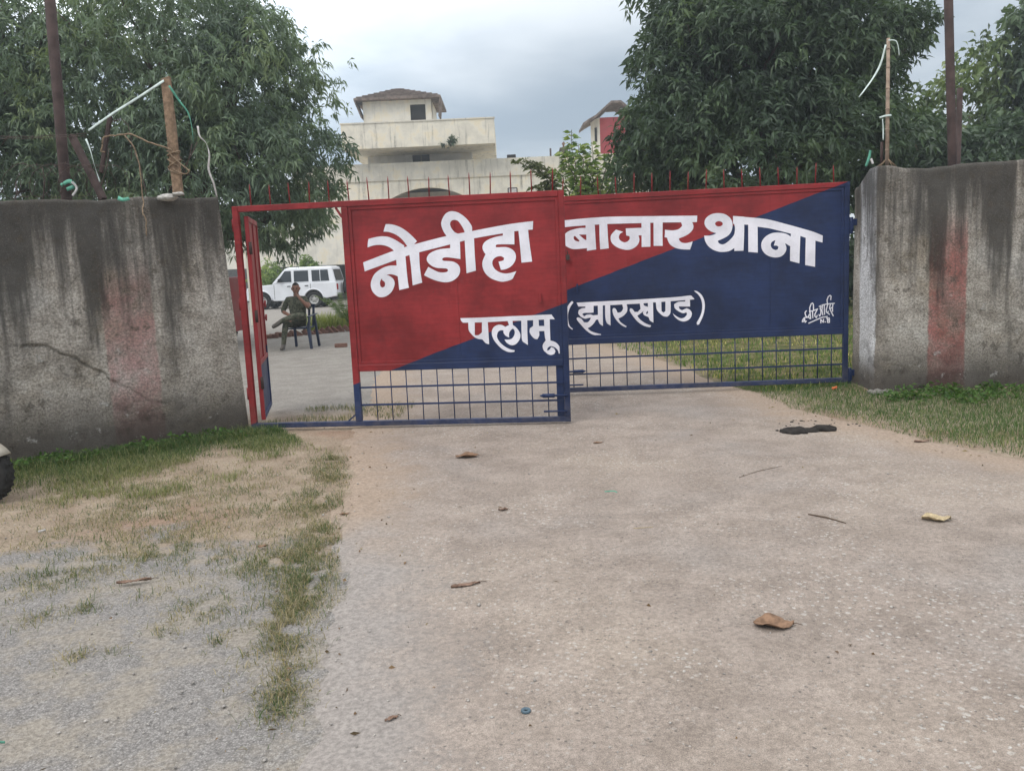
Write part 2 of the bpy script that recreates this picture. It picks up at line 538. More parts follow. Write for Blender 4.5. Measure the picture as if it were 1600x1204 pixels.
def leaf_mat(name, trans=0.25, rough=0.45, spec=0.4):
    m = Mat(name, rough, spec)
    a = m.n('ShaderNodeAttribute', attribute_name='tint')
    m.color(a.outputs['Color'])
    tr = m.n('ShaderNodeBsdfTranslucent', {'Color': m.mix(1.0, a.outputs['Color'], (1.5, 1.6, 0.7), 'MULTIPLY')})
    mixn = m.n('ShaderNodeMixShader', {0: trans, 1: m.b.outputs[0], 2: tr.outputs[0]})
    o = [n for n in m.nt.nodes if n.type == 'OUTPUT_MATERIAL'][0]
    m.nt.links.new(mixn.outputs[0], o.inputs[0])
    return m.m


M = {}
M['ground'] = ground_mat()
M['drive'] = drive_mat()
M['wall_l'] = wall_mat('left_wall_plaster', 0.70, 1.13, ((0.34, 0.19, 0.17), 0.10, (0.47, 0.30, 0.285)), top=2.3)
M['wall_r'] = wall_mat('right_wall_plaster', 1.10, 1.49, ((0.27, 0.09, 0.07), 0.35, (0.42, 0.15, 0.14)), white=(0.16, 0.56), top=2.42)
M['red'] = paint_base(Mat('red_paint', 0.5, 0.35), RED)
M['blue'] = paint_base(Mat('blue_paint', 0.5, 0.35), BLUE)
M['tone_l'] = two_tone('left_leaf_paint', 0.040, 0.3457)
M['tone_r'] = two_tone('right_leaf_paint', 1.169, 0.3345)
M['white_paint'] = paint_base(Mat('white_lettering_paint', 0.5, 0.35), (0.79, 0.78, 0.84))
M['leaf'] = leaf_mat('tree_leaf', 0.22)
M['shrub'] = leaf_mat('shrub_leaf', 0.32, 0.5, 0.3)
M['grass'] = leaf_mat('grass_blade', 0.3, 0.65, 0.2)
M['bark'] = simple('bark', (0.11, 0.085, 0.065), 0.9, 0.1, var=0.4, scale=5, bump=0.6)
M['rust'] = simple('rusty_brown_steel', (0.058, 0.038, 0.034), 0.8, 0.3, var=0.35, scale=7, bump=0.3)
M['wood'] = simple('weathered_wood', (0.24, 0.165, 0.11), 0.85, 0.15, var=0.35, scale=22, bump=0.5)
M['bamboo'] = simple('bamboo_skin', (0.33, 0.25, 0.19), 0.7, 0.25, var=0.3, scale=14, bump=0.3)
M['rope'] = simple('jute_rope', (0.25, 0.185, 0.125), 0.9, 0.1, var=0.3, scale=60, bump=0.5)
M['ribbon'] = simple('pale_green_plastic', (0.58, 0.68, 0.64), 0.45, 0.4, var=0.2, scale=12, bump=0.1)
M['ribbon_green'] = simple('green_plastic', (0.10, 0.34, 0.24), 0.5, 0.4, var=0.3, scale=12, bump=0.1)
M['rag'] = simple('white_rag', (0.62, 0.60, 0.58), 0.9, 0.1, var=0.2, scale=20, bump=0.3)
M['wire'] = simple('rusty_wire', (0.10, 0.075, 0.065), 0.7, 0.3, metal=0.3, scale=30, bump=0)
M['chip'] = simple('plaster_chip', (0.40, 0.385, 0.355), 0.9, 0.1, scale=30, bump=0.4)
M['steel'] = simple('dark_steel', (0.03, 0.03, 0.035), 0.5, 0.4, metal=0.5, scale=20, bump=0.1)


def stucco(name, c, stain=0.5, dark=(0.10, 0.09, 0.075)):
    m = Mat(name, 0.92, 0.12)
    p = m.pos
    st = m.noise(m.scale(p, (4.5, 4.5, 0.3)), 1.0, 5, 0.65)
    n_ = m.noise(p, 1.3, 5, 0.6)
    f_ = m.noise(p, 11, 4, 0.7)
    cc = m.mix(m.ramp(n_, 0.35, 0.65), tuple(x * 0.88 for x in c), tuple(min(0.85, x * 1.1) for x in c))
    cc = m.mix(m.math('MULTIPLY', m.ramp(n_, 0.52, 0.64), 0.35), cc, (c[0] * 0.95, c[1] * 0.82, c[2] * 0.55))
    cc = m.mix(m.math('MULTIPLY', m.math('MULTIPLY', m.ramp(st, 0.52, 0.75), m.ramp(f_, 0.3, 0.65, 0.4, 1.0)), stain), cc, dark)
    m.color(cc)
    m.bump(f_, 0.25, 0.02)
    return m.m


M['cream'] = stucco('cream_stucco', (0.74, 0.69, 0.58), 0.85)
M['cream_clean'] = stucco('cream_wall_paint', (0.77, 0.73, 0.64), 0.3)
M['parapet'] = stucco('stained_parapet', (0.66, 0.62, 0.53), 0.95)
M['redwall'] = stucco('red_wall_paint', (0.33, 0.06, 0.065), 0.15)
M['roof'] = simple('roof_tile', (0.17, 0.135, 0.115), 0.9, 0.1, var=0.4, scale=4, bump=0.4)
M['void'] = simple('dark_opening', (0.03, 0.028, 0.027), 0.6, 0.2, var=0.2, scale=3, bump=0)
M['carwhite'] = simple('white_car_paint', (0.74, 0.76, 0.79), 0.28, 0.5, var=0.05, scale=2, bump=0)
M['glass'] = simple('car_glass', (0.035, 0.04, 0.045), 0.08, 0.6, var=0.2, scale=3, bump=0)
M['rubber'] = simple('tyre_rubber', (0.028, 0.027, 0.026), 0.85, 0.2, var=0.3, scale=20, bump=0.2)
M['rim'] = simple('wheel_rim_paint', (0.42, 0.42, 0.40), 0.45, 0.4, var=0.15, scale=10, bump=0)
M['blackplastic'] = simple('black_plastic', (0.02, 0.02, 0.022), 0.55, 0.3, scale=10, bump=0)
M['lampred'] = simple('red_lens', (0.35, 0.02, 0.02), 0.2, 0.5, bump=0)
M['bluechair'] = simple('blue_plastic', (0.014, 0.024, 0.055), 0.45, 0.4, var=0.15, scale=6, bump=0)
M['skin'] = simple('skin', (0.22, 0.11, 0.075), 0.55, 0.35, var=0.12, scale=14, bump=0)
M['hair'] = simple('black_hair', (0.015, 0.012, 0.011), 0.6, 0.3, bump=0.2, scale=40)
M['shoe'] = simple('canvas_shoe', (0.10, 0.09, 0.08), 0.8, 0.2, scale=30, bump=0.1)
M['brick'] = simple('red_brick', (0.19, 0.105, 0.08), 0.9, 0.1, var=0.35, scale=18, bump=0.5)
M['dung'] = simple('cow_dung', (0.020, 0.016, 0.013), 0.75, 0.3, var=0.4, scale=30, bump=0.6)
M['dry1'] = simple('dry_leaf_brown', (0.22, 0.135, 0.085), 0.8, 0.2, var=0.3, scale=40, bump=0.3)
M['dry2'] = simple('dry_leaf_pale', (0.45, 0.36, 0.22), 0.8, 0.2, var=0.3, scale=40, bump=0.3)
M['dry3'] = simple('bark_strip', (0.20, 0.13, 0.095), 0.85, 0.2, var=0.35, scale=40, bump=0.4)
M['stick'] = simple('dry_twig', (0.12, 0.085, 0.06), 0.85, 0.2, var=0.3, scale=40, bump=0.2)
M['greyplastic'] = simple('blue_grey_plastic', (0.075, 0.12, 0.15), 0.45, 0.4, bump=0)
M['orange'] = simple('orange_wrapper', (0.65, 0.16, 0.05), 0.5, 0.3, bump=0)
M['stone'] = simple('pebble_stone', (0.36, 0.335, 0.305), 0.9, 0.15, var=0.45, scale=30, bump=0.2)
M['beige'] = simple('beige_scooter_paint', (0.36, 0.33, 0.27), 0.4, 0.4, var=0.1, bump=0)


def camo():
    m = Mat('camouflage_cloth', 0.9, 0.1)
    p = m.obj
    a = m.noise(p, 13, 3, 0.6, 0.6)
    b = m.noise(m.scale(p, (1, 1, 1.3)), 21, 3, 0.6, 0.8)
    c = m.mix(m.ramp(a, 0.46, 0.52), (0.055, 0.062, 0.042), (0.115, 0.115, 0.085))
    c = m.mix(m.ramp(b, 0.55, 0.6), c, (0.04, 0.042, 0.034))
    m.color(c)
    return m.m


M['camo'] = camo()
M['khaki'] = simple('khaki_cloth', (0.10, 0.095, 0.065), 0.9, 0.1, bump=0.1)

# ------------------------------------------------------------------ ground, driveway
def lines(parts):
    o = []
    for a, b, s in parts:
        o += list(np.arange(a, b - 1e-6, s))
    o.append(parts[-1][1])
    return np.array(o)


def fast_noise(x, y, f, seed):
    return np.array([noise.noise(Vector((a * f, b * f, seed))) for a, b in zip(x, y)])


xs = lines([(-160, -40, 20), (-40, -12, 4), (-12, -5, 0.5), (-5, 5.5, 0.1), (5.5, 12, 0.5), (12, 40, 4), (40, 160, 20)])
ys = lines([(-30, -6, 6), (-6, 1, 1), (1, 10.5, 0.1), (10.5, 20, 0.5), (20, 60, 4), (60, 220, 20)])
GX, GY = np.meshgrid(xs, ys)
gx, gy = GX.ravel(), GY.ravel()
gzv = np.array([gz(a, b) for a, b in zip(gx, gy)])
near = (np.abs(gx) < 6) & (gy > 0.5) & (gy < 10.5)
nn = np.zeros(len(gx))
nn[near] = fast_noise(gx[near], gy[near], 4.5, 8.1) * 0.006
nx = len(xs)
idx = np.arange(len(gx)).reshape(len(ys), nx)
Q = np.stack([idx[:-1, :-1], idx[:-1, 1:], idx[1:, 1:], idx[1:, :-1]], -1).reshape(-1, 4)
g = np_mesh('ground', np.stack([gx, gy, gzv + nn - 0.004], 1), Q, M['ground'], smooth=True)
tag(g, 'bare tan earth with grey crusher gravel around the concrete drive', 'ground', kind='structure')

# driveway edges by distance from the camera
DY = [-4, 1.5, 2.6, 3.6, 4.9, 6.0, 6.84, 8.0, 8.5, 9.6, 12, 14.5, 18, 24, 32, 47]
DL = [-1.1, -0.85, -0.84, -0.93, -1.16, -1.32, -1.45, -1.62, -1.7, -1.75, -1.9, -2.2, -3.0, -4.6, -6.6, -8.0]
DR = [7.0, 5.6, 5.2, 4.7, 4.1, 3.72, 3.4, 2.95, 2.85, 2.6, 2.2, 1.82, 1.1, -0.4, -2.0, -2.6]
dys = lines([(-4, 1, 0.5), (1, 10, 0.06), (10, 20, 0.4), (20, 47, 2)])
NX = 72
V = []
EDG = []
for j, yy in enumerate(dys):
    xl = np.interp(yy, DY, DL)
    xr = np.interp(yy, DY, DR)
    j1 = sum(noise.noise(Vector((0.3, yy * f, 5.1))) * a for f, a in ((0.9, 0.16), (3.2, 0.11), (7, 0.06)))
    j2 = sum(noise.noise(Vector((7.3, yy * f, 2.1))) * a for f, a in ((0.7, 0.25), (2.6, 0.12), (9, 0.04)))
    xl += j1
    xr += j2
    for i in range(NX + 1):
        t = i / NX
        xx = xl + (xr - xl) * t
        drop = -0.022 if i in (0, NX) else 0.010
        if i in (1, NX - 1):
            drop = 0.004
        EDG.append(min(1.0, min(xx - xl, xr - xx) / 1.2))
        V.append((xx, yy, gz(xx, yy) + drop + (0.003 * noise.noise(Vector((xx * 5, yy * 5, 1.0))) if 1 < i < NX - 1 and yy < 10 else 0)))
idx = np.arange(len(V)).reshape(len(dys), NX + 1)
Q = np.stack([idx[:-1, :-1], idx[:-1, 1:], idx[1:, 1:], idx[1:, :-1]], -1).reshape(-1, 4)
dv = np_mesh('driveway', V, Q, M['drive'], smooth=True)
ea = dv.data.attributes.new('edge', 'FLOAT', 'POINT')
ea.data.foreach_set('value', np.array(EDG, np.float32))
tag(dv, 'worn pale concrete drive with pebbly surface running through the gate', 'driveway', kind='structure')


def left_edge(y):
    return float(np.interp(y, DY, DL))


def right_edge(y):
    return float(np.interp(y, DY, DR))


# ------------------------------------------------------------------ boundary walls
def wall(name, path, thick, top, mat, disp, step=0.022, flip=1):
    """path: plan points of the front face, u measured along it from the gate end"""
    P = [Vector((a, b)) for a, b in path]
    L = [0.0]
    for a, b in zip(P, P[1:]):
        L.append(L[-1] + (b - a).length)
    us = np.arange(0, L[-1] + 1e-6, step)

    def pt(u):
        for i in range(len(P) - 1):
            if u <= L[i + 1] or i == len(P) - 2:
                t = (u - L[i]) / (L[i + 1] - L[i])
                d = (P[i + 1] - P[i]).normalized()
                return P[i].lerp(P[i + 1], t), d
    nv = int(2.4 / step)
    Vv, UV = [], []
    rows = nv + 1 + 5
    for u in us:
        c, d0 = pt(u)
        ca, _ = pt(max(0, u - 0.04))
        cb, _ = pt(min(L[-1], u + 0.04))
        d = (cb - ca).normalized()
        n = Vector((d.y, -d.x)) * flip          # outward (towards the camera)
        zt = top(u) + 0.012 * noise.noise(Vector((u * 9, 1, 1))) + 0.02 * noise.noise(Vector((u * 2.3, 4, 1)))
        for j in range(nv + 1):
            v = -0.12 + (zt + 0.12) * j / nv
            h = disp(u, v) + 0.012 * noise.noise(Vector((u * 1.3, v * 1.3, 9))) + 0.004 * noise.noise(Vector((u * 9, v * 9, 2)))
            rb = max(0.0, (v - (zt - 0.03)) / 0.03)
            h -= 0.018 * rb * rb
            q = c + n * h
            Vv.append((q.x, q.y, v))
            UV.append((u, v))
        for k in range(1, 5):
            t = k / 4
            q = c - n * (thick * t)
            zz = zt + 0.012 * noise.noise(Vector((u * 7, t * 4, 6))) - (0.02 if k == 4 else 0)
            Vv.append((q.x, q.y, zz))
            UV.append((u, zt + thick * t))
        q = c - n * thick
        Vv.append((q.x, q.y, -0.12))
        UV.append((u, zt + thick + 2))
    nu = len(us)
    idx = np.arange(len(Vv)).reshape(nu, rows)
    Qq = np.stack([idx[:-1, :-1], idx[1:, :-1], idx[1:, 1:], idx[:-1, 1:]], -1).reshape(-1, 4)
    if flip < 0:
        Qq = Qq[:, ::-1]
    o = np_mesh(name, Vv, Qq, mat, uv=UV, smooth=True)
    me = o.data
    bm = bmesh.new()
    bm.from_mesh(me)
    bm.verts.ensure_lookup_table()
    for e in (0, nu - 1):
        bm.faces.new([bm.verts[int(i)] for i in idx[e]])
    bm.to_mesh(me)
    bm.free()
    return o


CRK = [(1.78, 1.05), (1.62, 1.03), (1.52, 0.96), (1.40, 0.90), (1.30, 0.82), (1.20, 0.75), (1.12, 0.68), (1.08, 0.63), (1.0, 0.60), (0.9, 0.50), (0.78, 0.42), (0.70, 0.40)]


def crack(u, v):
    if not (0.6 < u < 1.9 and 0.3 < v < 1.2):
        return 0.0
    best, side = 9, 0
    u, v = u + 0.022 * noise.noise(Vector((u * 14, v * 14, 3))), v + 0.022 * noise.noise(Vector((u * 14, v * 14, 7)))
    for i, ((a, b), (c, d)) in enumerate(zip(CRK, CRK[1:])):
        ex, ey = c - a, d - b
        t = max(0, min(1, ((u - a) * ex + (v - b) * ey) / (ex * ex + ey * ey)))
        dx, dy = u - a - ex * t, v - b - ey * t
        r = math.hypot(dx, dy)
        if r < best:
            best, side, seg = r, (ex * dy - ey * dx), i
    k = 1.0 if seg < 7 else 0.35
    h = -0.024 * k * math.exp(-(best / 0.0085) ** 2)
    h += (0.012 * k * math.exp(-(best / 0.1) ** 2) if side < 0 else 0)
    return h


LW0 = Vector((-2.77, 8.27))
LWD = (Vector((-4.43, 7.2)) - LW0).normalized()
lw_path = [LW0 + LWD * t for t in (0, 5.2)]
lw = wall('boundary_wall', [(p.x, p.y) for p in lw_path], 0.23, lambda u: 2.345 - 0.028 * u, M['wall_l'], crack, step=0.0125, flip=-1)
co = np.empty(len(lw.data.vertices) * 3, np.float32)
lw.data.vertices.foreach_get('co', co)
co = co.reshape(-1, 3)
ul = (co[:, 0] - LW0.x) * LWD.x + (co[:, 1] - LW0.y) * LWD.y
batter = 0.10 * np.clip(1 - co[:, 2] / 2.3, 0, 1) * np.clip(1 - ul / 0.8, 0, 1)     # the end is not quite plumb
co[:, 0] -= LWD.x * batter
co[:, 1] -= LWD.y * batter
lw.data.vertices.foreach_set('co', co.ravel())
tag(lw, 'grey mould streaked boundary wall left of the gate with a long crack', 'wall')
rw_path = [(3.845, 9.30), (3.835, 8.86)]
for k in range(7):
    a = pi + k * pi / 2 / 6
    rw_path.append((3.945 + 0.11 * cos(a), 8.81 + 0.11 * sin(a)))
rw_path += [(5.4, 8.68), (9.2, 8.72)]


def rtop(u):
    return 2.40 - 0.16 * sm(0.42, 0.0, u) - 0.03 * sm(0.55, 0.85, u) + 0.035 * sm(0.9, 2.2, u)


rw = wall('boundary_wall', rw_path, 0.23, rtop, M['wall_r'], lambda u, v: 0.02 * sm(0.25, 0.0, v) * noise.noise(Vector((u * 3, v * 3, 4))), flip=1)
tag(rw, 'stained boundary wall right of the gate with one faded red painted band', 'wall')
# broken plaster round the foot of the right wall's end
ft = MB()
for k in range(16):
    x = 3.80 + 0.02 * k * 0.5 + random.uniform(-0.05, 0.05)
    y = 8.66 + random.uniform(-0.07, 0.05)
    r = random.uniform(0.02, 0.05)
    bm = bmesh.new()
    bmesh.ops.create_icosphere(bm, subdivisions=1, radius=r)
    ft.add([(v.co.x * random.uniform(0.8, 1.3) + x, v.co.y + y, v.co.z * 0.7 + gz(x, y) + 0.01) for v in bm.verts], [[v.index for v in f.verts] for f in bm.faces])
    bm.free()
o = ft.build('rubble', simple('grey_rubble', (0.20, 0.19, 0.17), 0.95, 0.1, var=0.3, scale=40, bump=0.4))
tag(o, 'broken pale plaster crumbs round the foot of the right wall end', 'rubble', kind='stuff')

# ------------------------------------------------------------------ the gate
def leaf_frame(name, X, Y, Z, yaw, lean, sag, W, label):
    a = Vector((cos(yaw), sin(yaw), 0))
    n = Vector((sin(yaw), -cos(yaw), 0))
    z = Vector((0, 0, 1))
    u = (a * cos(sag) + z * sin(sag)).normalized()
    v = z * cos(sag) - a * sin(sag)
    v = (v * cos(lean) - n * sin(lean)).normalized()
    b = v.cross(u) * 1.0
    b = -(u.cross(v)).normalized()       # local +Y points away from the camera
    o = bpy.data.objects.new(name, None)
    COL.objects.link(o)
    o.matrix_world = Matrix(((u.x, b.x, v.x, X), (u.y, b.y, v.y, Y), (u.z, b.z, v.z, Z), (0, 0, 0, 1)))
    tag(o, label, 'gate', 'leaves of the double gate')
    O = Vector((X, Y, Z))
    nn_ = -b

    def loc(px, py):
        d = ray(px, py)
        t = (O - CAMP).dot(nn_) / d.dot(nn_)
        P = CAMP + d * t - O
        return (P.dot(u), P.dot(v))
    return o, loc


gl_, locL = leaf_frame('gate_leaf', -2.65247, 8.31043, 0.0442, -0.10279, -0.00716, -0.00277, 3.2285,
                       'red and blue gate leaf with an open wicket door, nearer the left wall')
gr_, locR = leaf_frame('gate_leaf', 0.673507, 9.453125, 0.09346, -0.064782, 0.00053, 0.00291, 3.1045,
                       'mostly blue gate leaf hung on the right wall, behind the other leaf')


def rbar(parent, name, u0, v0, u1, v1, mat, d0=-0.025, d1=0.025, bevel=0.004):
    return MB().box((u0, d0, v0), (u1, d1, v1)).build(name, mat, parent, bevel=bevel)


H = 2.2
T = M['tone_l']
rbar(gl_, 'stile', 0, 0, 0.058, H, T)
rbar(gl_, 'stile', 1.088, 0.051, 1.152, 2.143, T)
rbar(gl_, 'stile', 3.174, 0.051, 3.2285, H, T)
rbar(gl_, 'top_rail', 0.059, 2.144, 3.173, H, T)
rbar(gl_, 'bottom_rail', 0.059, 0, 3.2285, 0.050, T)
rbar(gl_, 'middle_rail', 1.153, 0.548, 3.173, 0.612, T)


def panel(parent, u0, u1, v0, v1, seams, T):
    e = [u0] + seams + [u1]
    for a, b in zip(e, e[1:]):
        rbar(parent, 'sheet_panel', a + 0.0015, v0, b - 0.0015, v1, T, -0.006, -0.002, 0)
    for s in seams:
        rbar(parent, 'cover_strip', s - 0.02, v0 + 0.03, s + 0.02, v1 - 0.03, T, -0.0015, 0.012, 0)
    wd = 0.03
    f = MB()
    f.box((u0, -0.016, v0), (u0 + wd, -0.0065, v1))
    f.box((u1 - wd, -0.016, v0), (u1, -0.0065, v1))
    f.box((u0 + wd, -0.016, v1 - wd), (u1 - wd, -0.0065, v1))
    f.box((u0 + wd, -0.016, v0), (u1 - wd, -0.0065, v0 + wd))
    f.build('sheet_edging', T, parent, bevel=0.002)


panel(gl_, 1.154, 3.172, 0.614, 2.142, [2.18], T)
MB().bar((1.086, 0, 2.05), (1.03, 0, 2.142), 0.02, 0.02).build('corner_brace', M['red'], gl_)
MB().bar((1.087, 0, 0.115), (1.01, 0, 0.052), 0.014, 0.014).build('corner_brace', M['blue'], gl_)
bars_v = MB().tube([(0, 0, 0), (0, 0, 0.497)], 0.0058, 6).build('grille_bar', M['blue'], gl_)
bars_v.location = (1.153 + 0.1553, 0.004, 0.0505)
for k in range(2, 13):
    inst(bars_v, gl_, (1.153 + 0.1553 * k, 0.004 + 0.001 * (k % 2), 0.0505))
for v in (0.386, 0.211):
    MB().box((1.153, -0.012, v - 0.009), (3.173, -0.003, v + 0.009)).build('cross_bar', M['blue'], gl_)
sp = MB().tube([(0, 0, 0), (0, 0, 0.17), (0, 0, 0.205)], [0.0068, 0.006, 0.0015], 6).build('spike', M['red'], gl_)
sp.location = (0.19, 0, H)
for k in range(1, 16):
    inst(sp, gl_, (0.19 + 0.1955 * k, 0, H), (random.uniform(-0.03, 0.03), random.uniform(-0.045, 0.045), 0), (1, 1, random.uniform(0.9, 1.08)))


def bolts(parent, u0, u1, v, tip):
    m = MB()
    m.tube([(u0, -0.03, v), (u1, -0.03, v)], 0.011, 8)
    m.tube([(u0 if tip < 0 else u1, -0.03, v), ((u0 if tip < 0 else u1) - tip * 0.11, -0.03, v)], [0.020, 0.020], 8)
    e = (u0 if tip < 0 else u1)
    m.tube([(e, -0.03, v), (e + tip * 0.035, -0.03, v)], [0.020, 0.003], 8)
    m.build('slide_bolt', M['blue'], parent)
    MB().tube([(u0, -0.03, v - 0.155), (u1, -0.03, v - 0.155)], 0.0095, 8).build('slide_bolt', M['blue'], parent)


bolts(gl_, 2.97, 3.20, 0.262, -1)
rbar(gl_, 'lock_plate', 3.10, 0.052, 3.172, 0.545, M['blue'], 0.006, 0.012, 0)
MB().box((2.966, -0.032, 1.165), (2.985, -0.0065, 1.25)).build('pull_tab', M['red'], gl_, bevel=0.003)
for v in (0.35, 1.25, 2.02):
    MB().tube([(-0.014, 0.02, v - 0.06), (-0.014, 0.02, v + 0.06)], 0.016, 10).build('hinge', M['red'], gl_)

T = M['tone_r']
rbar(gr_, 'stile', -0.115, 0, -0.062, H, T)
rbar(gr_, 'stile', 3.05, 0.0, 3.1045, H, T)
rbar(gr_, 'top_rail', -0.061, 2.146, 3.049, H, T)
rbar(gr_, 'bottom_rail', -0.061, 0, 3.049, 0.052, T)
rbar(gr_, 'middle_rail', -0.061, 0.545, 3.049, 0.612, T)
panel(gr_, -0.060, 3.048, 0.614, 2.144, [0.692, 2.254], T)
for k in range(0, 20):
    inst(bars_v, gr_, (0.037 + 0.1522 * k, 0.004 + 0.001 * (k % 2), 0.0505))
for v in (0.385, 0.205):
    MB().box((-0.061, -0.012, v - 0.009), (3.049, -0.003, v + 0.009)).build('cross_bar', M['blue'], gr_)
for k in range(16):
    inst(sp, gr_, (-0.01 + 0.1965 * k, 0, H), (random.uniform(-0.03, 0.03), random.uniform(-0.045, 0.045), 0), (1, 1, random.uniform(0.9, 1.08)))
bolts(gr_, -0.06, 0.145, 0.24, 1)
MB().box((0.105, -0.032, 1.13), (0.124, -0.0065, 1.23)).build('pull_tab', M['blue'], gr_, bevel=0.003)
for v in (0.07, 1.73):
    m = MB()
    m.tube([(3.128, 0.0, v - 0.09), (3.128, 0.0, v + 0.09)], 0.022, 10)
    m.box((3.105, -0.02, v - 0.05), (3.15, 0.02, v + 0.05))
    m.box((3.14, -0.012, v + 0.0), (3.20, 0.012, v + 0.07))
    m.build('hinge', M['blue'], gr_, bevel=0.003)
pk = MB()
pk.box((-0.02, -0.05, 1.50), (0.04, -0.022, 1.56))
pk.tube([(-0.01, -0.04, 1.56), (-0.008, -0.04, 1.60), (0.018, -0.04, 1.60), (0.02, -0.04, 1.56)], 0.006, 6)
pk.build('padlock', M['rust'], gr_, bevel=0.004)

# wicket door, swung inwards on the left stile
wd_u0 = 0.115
mth = rad(107.5)
wdo = bpy.data.objects.new('wicket_door', None)
COL.objects.link(wdo)
wdo.parent = gl_
wdo.location = (wd_u0, 0.03, 0.075)
wdo.rotation_euler = (0, 0, mth)
WW, WH = 0.97, 2.03
tone_d = two_tone('door_paint', 0.70, -0.02)
rbar(wdo, 'door_frame', 0, 0, 0.05, WH, M['red'], -0.02, 0.02)
rbar(wdo, 'door_frame', WW - 0.05, 0, WW, WH, tone_d, -0.02, 0.02)
rbar(wdo, 'door_frame', 0.051, WH - 0.05, WW - 0.051, WH, M['red'], -0.02, 0.02)
rbar(wdo, 'door_frame', 0.051, 0, WW - 0.051, 0.05, M['blue'], -0.02, 0.02)
rbar(wdo, 'door_frame', 0.051, 0.55, WW - 0.051, 0.60, M['red'], -0.02, 0.02)
rbar(wdo, 'door_panel', 0.05, 0.602, WW - 0.05, WH - 0.052, M['red'], -0.006, 0.004, 0)
rbar(wdo, 'door_panel', 0.05, 0.052, WW - 0.05, 0.548, M['blue'], -0.006, 0.004, 0)
rbar(wdo, 'door_rib', WW / 2 - 0.015, 0.602, WW / 2 + 0.015, WH - 0.052, M['red'], -0.018, -0.0065, 0.002)
for v, r in ((0.98, 0.03), (1.13, 0.034)):
    m = MB()
    pts = [(WW + 0.03 + r * cos(a), -0.03, v + r * sin(a)) for a in np.linspace(0, 2 * pi, 13)]
    m.tube(pts, 0.009, 6, cap=False)
    m.box((WW - 0.04, -0.036, v - 0.012), (WW + 0.012, -0.0205, v + 0.012))
    m.build('hasp', M['red'], wdo)
for v in (0.38, 1.05, 1.72):
    MB().tube([(-0.014, -0.02, v - 0.06), (-0.014, -0.02, v + 0.06)], 0.015, 10).build('hinge', M['rust'], wdo)


# ------------------------------------------------------------------ lettering, traced stroke by stroke
def refine(poly, it=2):
    P = [Vector(p) for p in poly]
    n = len(P)
    sharp = []
    for i in range(n):
        a, b = (P[i] - P[i - 1]), (P[(i + 1) % n] - P[i])
        sharp.append(a.length < 1e-6 or b.length < 1e-6 or a.angle(b) > 0.82)
    for _ in range(it):
        n = len(P)
        Q_, S_ = [], []
        for i in range(n):
            Q_.append(P[i])
            S_.append(sharp[i])
            j = (i + 1) % n
            a, b = P[i], P[j]
            pa = P[i - 1] if not sharp[i] else None
            pb = P[(j + 1) % n] if not sharp[j] else None
            if pa is None and pb is None:
                continue
            if pa is None:
                pa = a + (a - b) * 0 + (a - pb) * 0 + (2 * a - b - (pb - b) * 0) - a
                pa = a * 2 - b
            if pb is None:
                pb = b * 2 - a
            Q_.append((a + b) * 0.5625 - (pa + pb) * 0.0625)
            S_.append(False)
        P, sharp = Q_, S_
    return P


def lettering(parent, loc, org, k, polys, holes=(), strokes=(), width=40, depth=-0.0085):
    faces, vs = [], []

    def put(poly):
        ids = []
        for p in poly:
            ids.append(len(vs))
            vs.append(Vector(loc(org[0] + p[0] * k, org[1] + p[1] * k)))
        faces.append(ids)
    for p in polys:
        put(refine(p))
    npos = len(faces)
    for hpoly in holes:
        put(refine(hpoly))
    nh = len(faces)
    for st in strokes:
        S = [Vector(p) for p in st]
        for a, b in zip(S, S[1:]):
            d = (b - a).normalized()
            nrm = Vector((-d.y, d.x)) * width / 2
            put([a - nrm - d * width * 0.25, b - nrm + d * width * 0.25, b + nrm + d * width * 0.25, a + nrm - d * width * 0.25])
    # make counter-clockwise
    for f in faces:
        ar = sum(vs[f[i - 1]].x * vs[f[i]].y - vs[f[i]].x * vs[f[i - 1]].y for i in range(len(f)))
        if ar < 0:
            f.reverse()
    ov, oe, of, ov_, oe_, ofo = geometry.delaunay_2d_cdt(vs, [], faces, 1, 1e-6, True)
    keep = [f for f, src in zip(of, ofo) if src and not any(npos <= s < nh for s in src)]
    # lettering is a coat of paint: one flat face set lying just on the sheet
    me = bpy.data.meshes.new('painted_word')
    me.from_pydata([(p.x, depth, p.y) for p in ov], [], [list(f) for f in keep])
    me.update()
    bm = bmesh.new()
    bm.from_mesh(me)
    bmesh.ops.delete(bm, geom=[v for v in bm.verts if not v.link_faces], context='VERTS')
    bmesh.ops.recalc_face_normals(bm, faces=bm.faces)
    for f in bm.faces:
        if f.normal.y > 0:
            f.normal_flip()
    bm.to_mesh(me)
    bm.free()
    return link_mesh('painted_word', me, M['white_paint'], parent)


def sh(poly, dx):
    return [(x + dx, y) for x, y in poly]


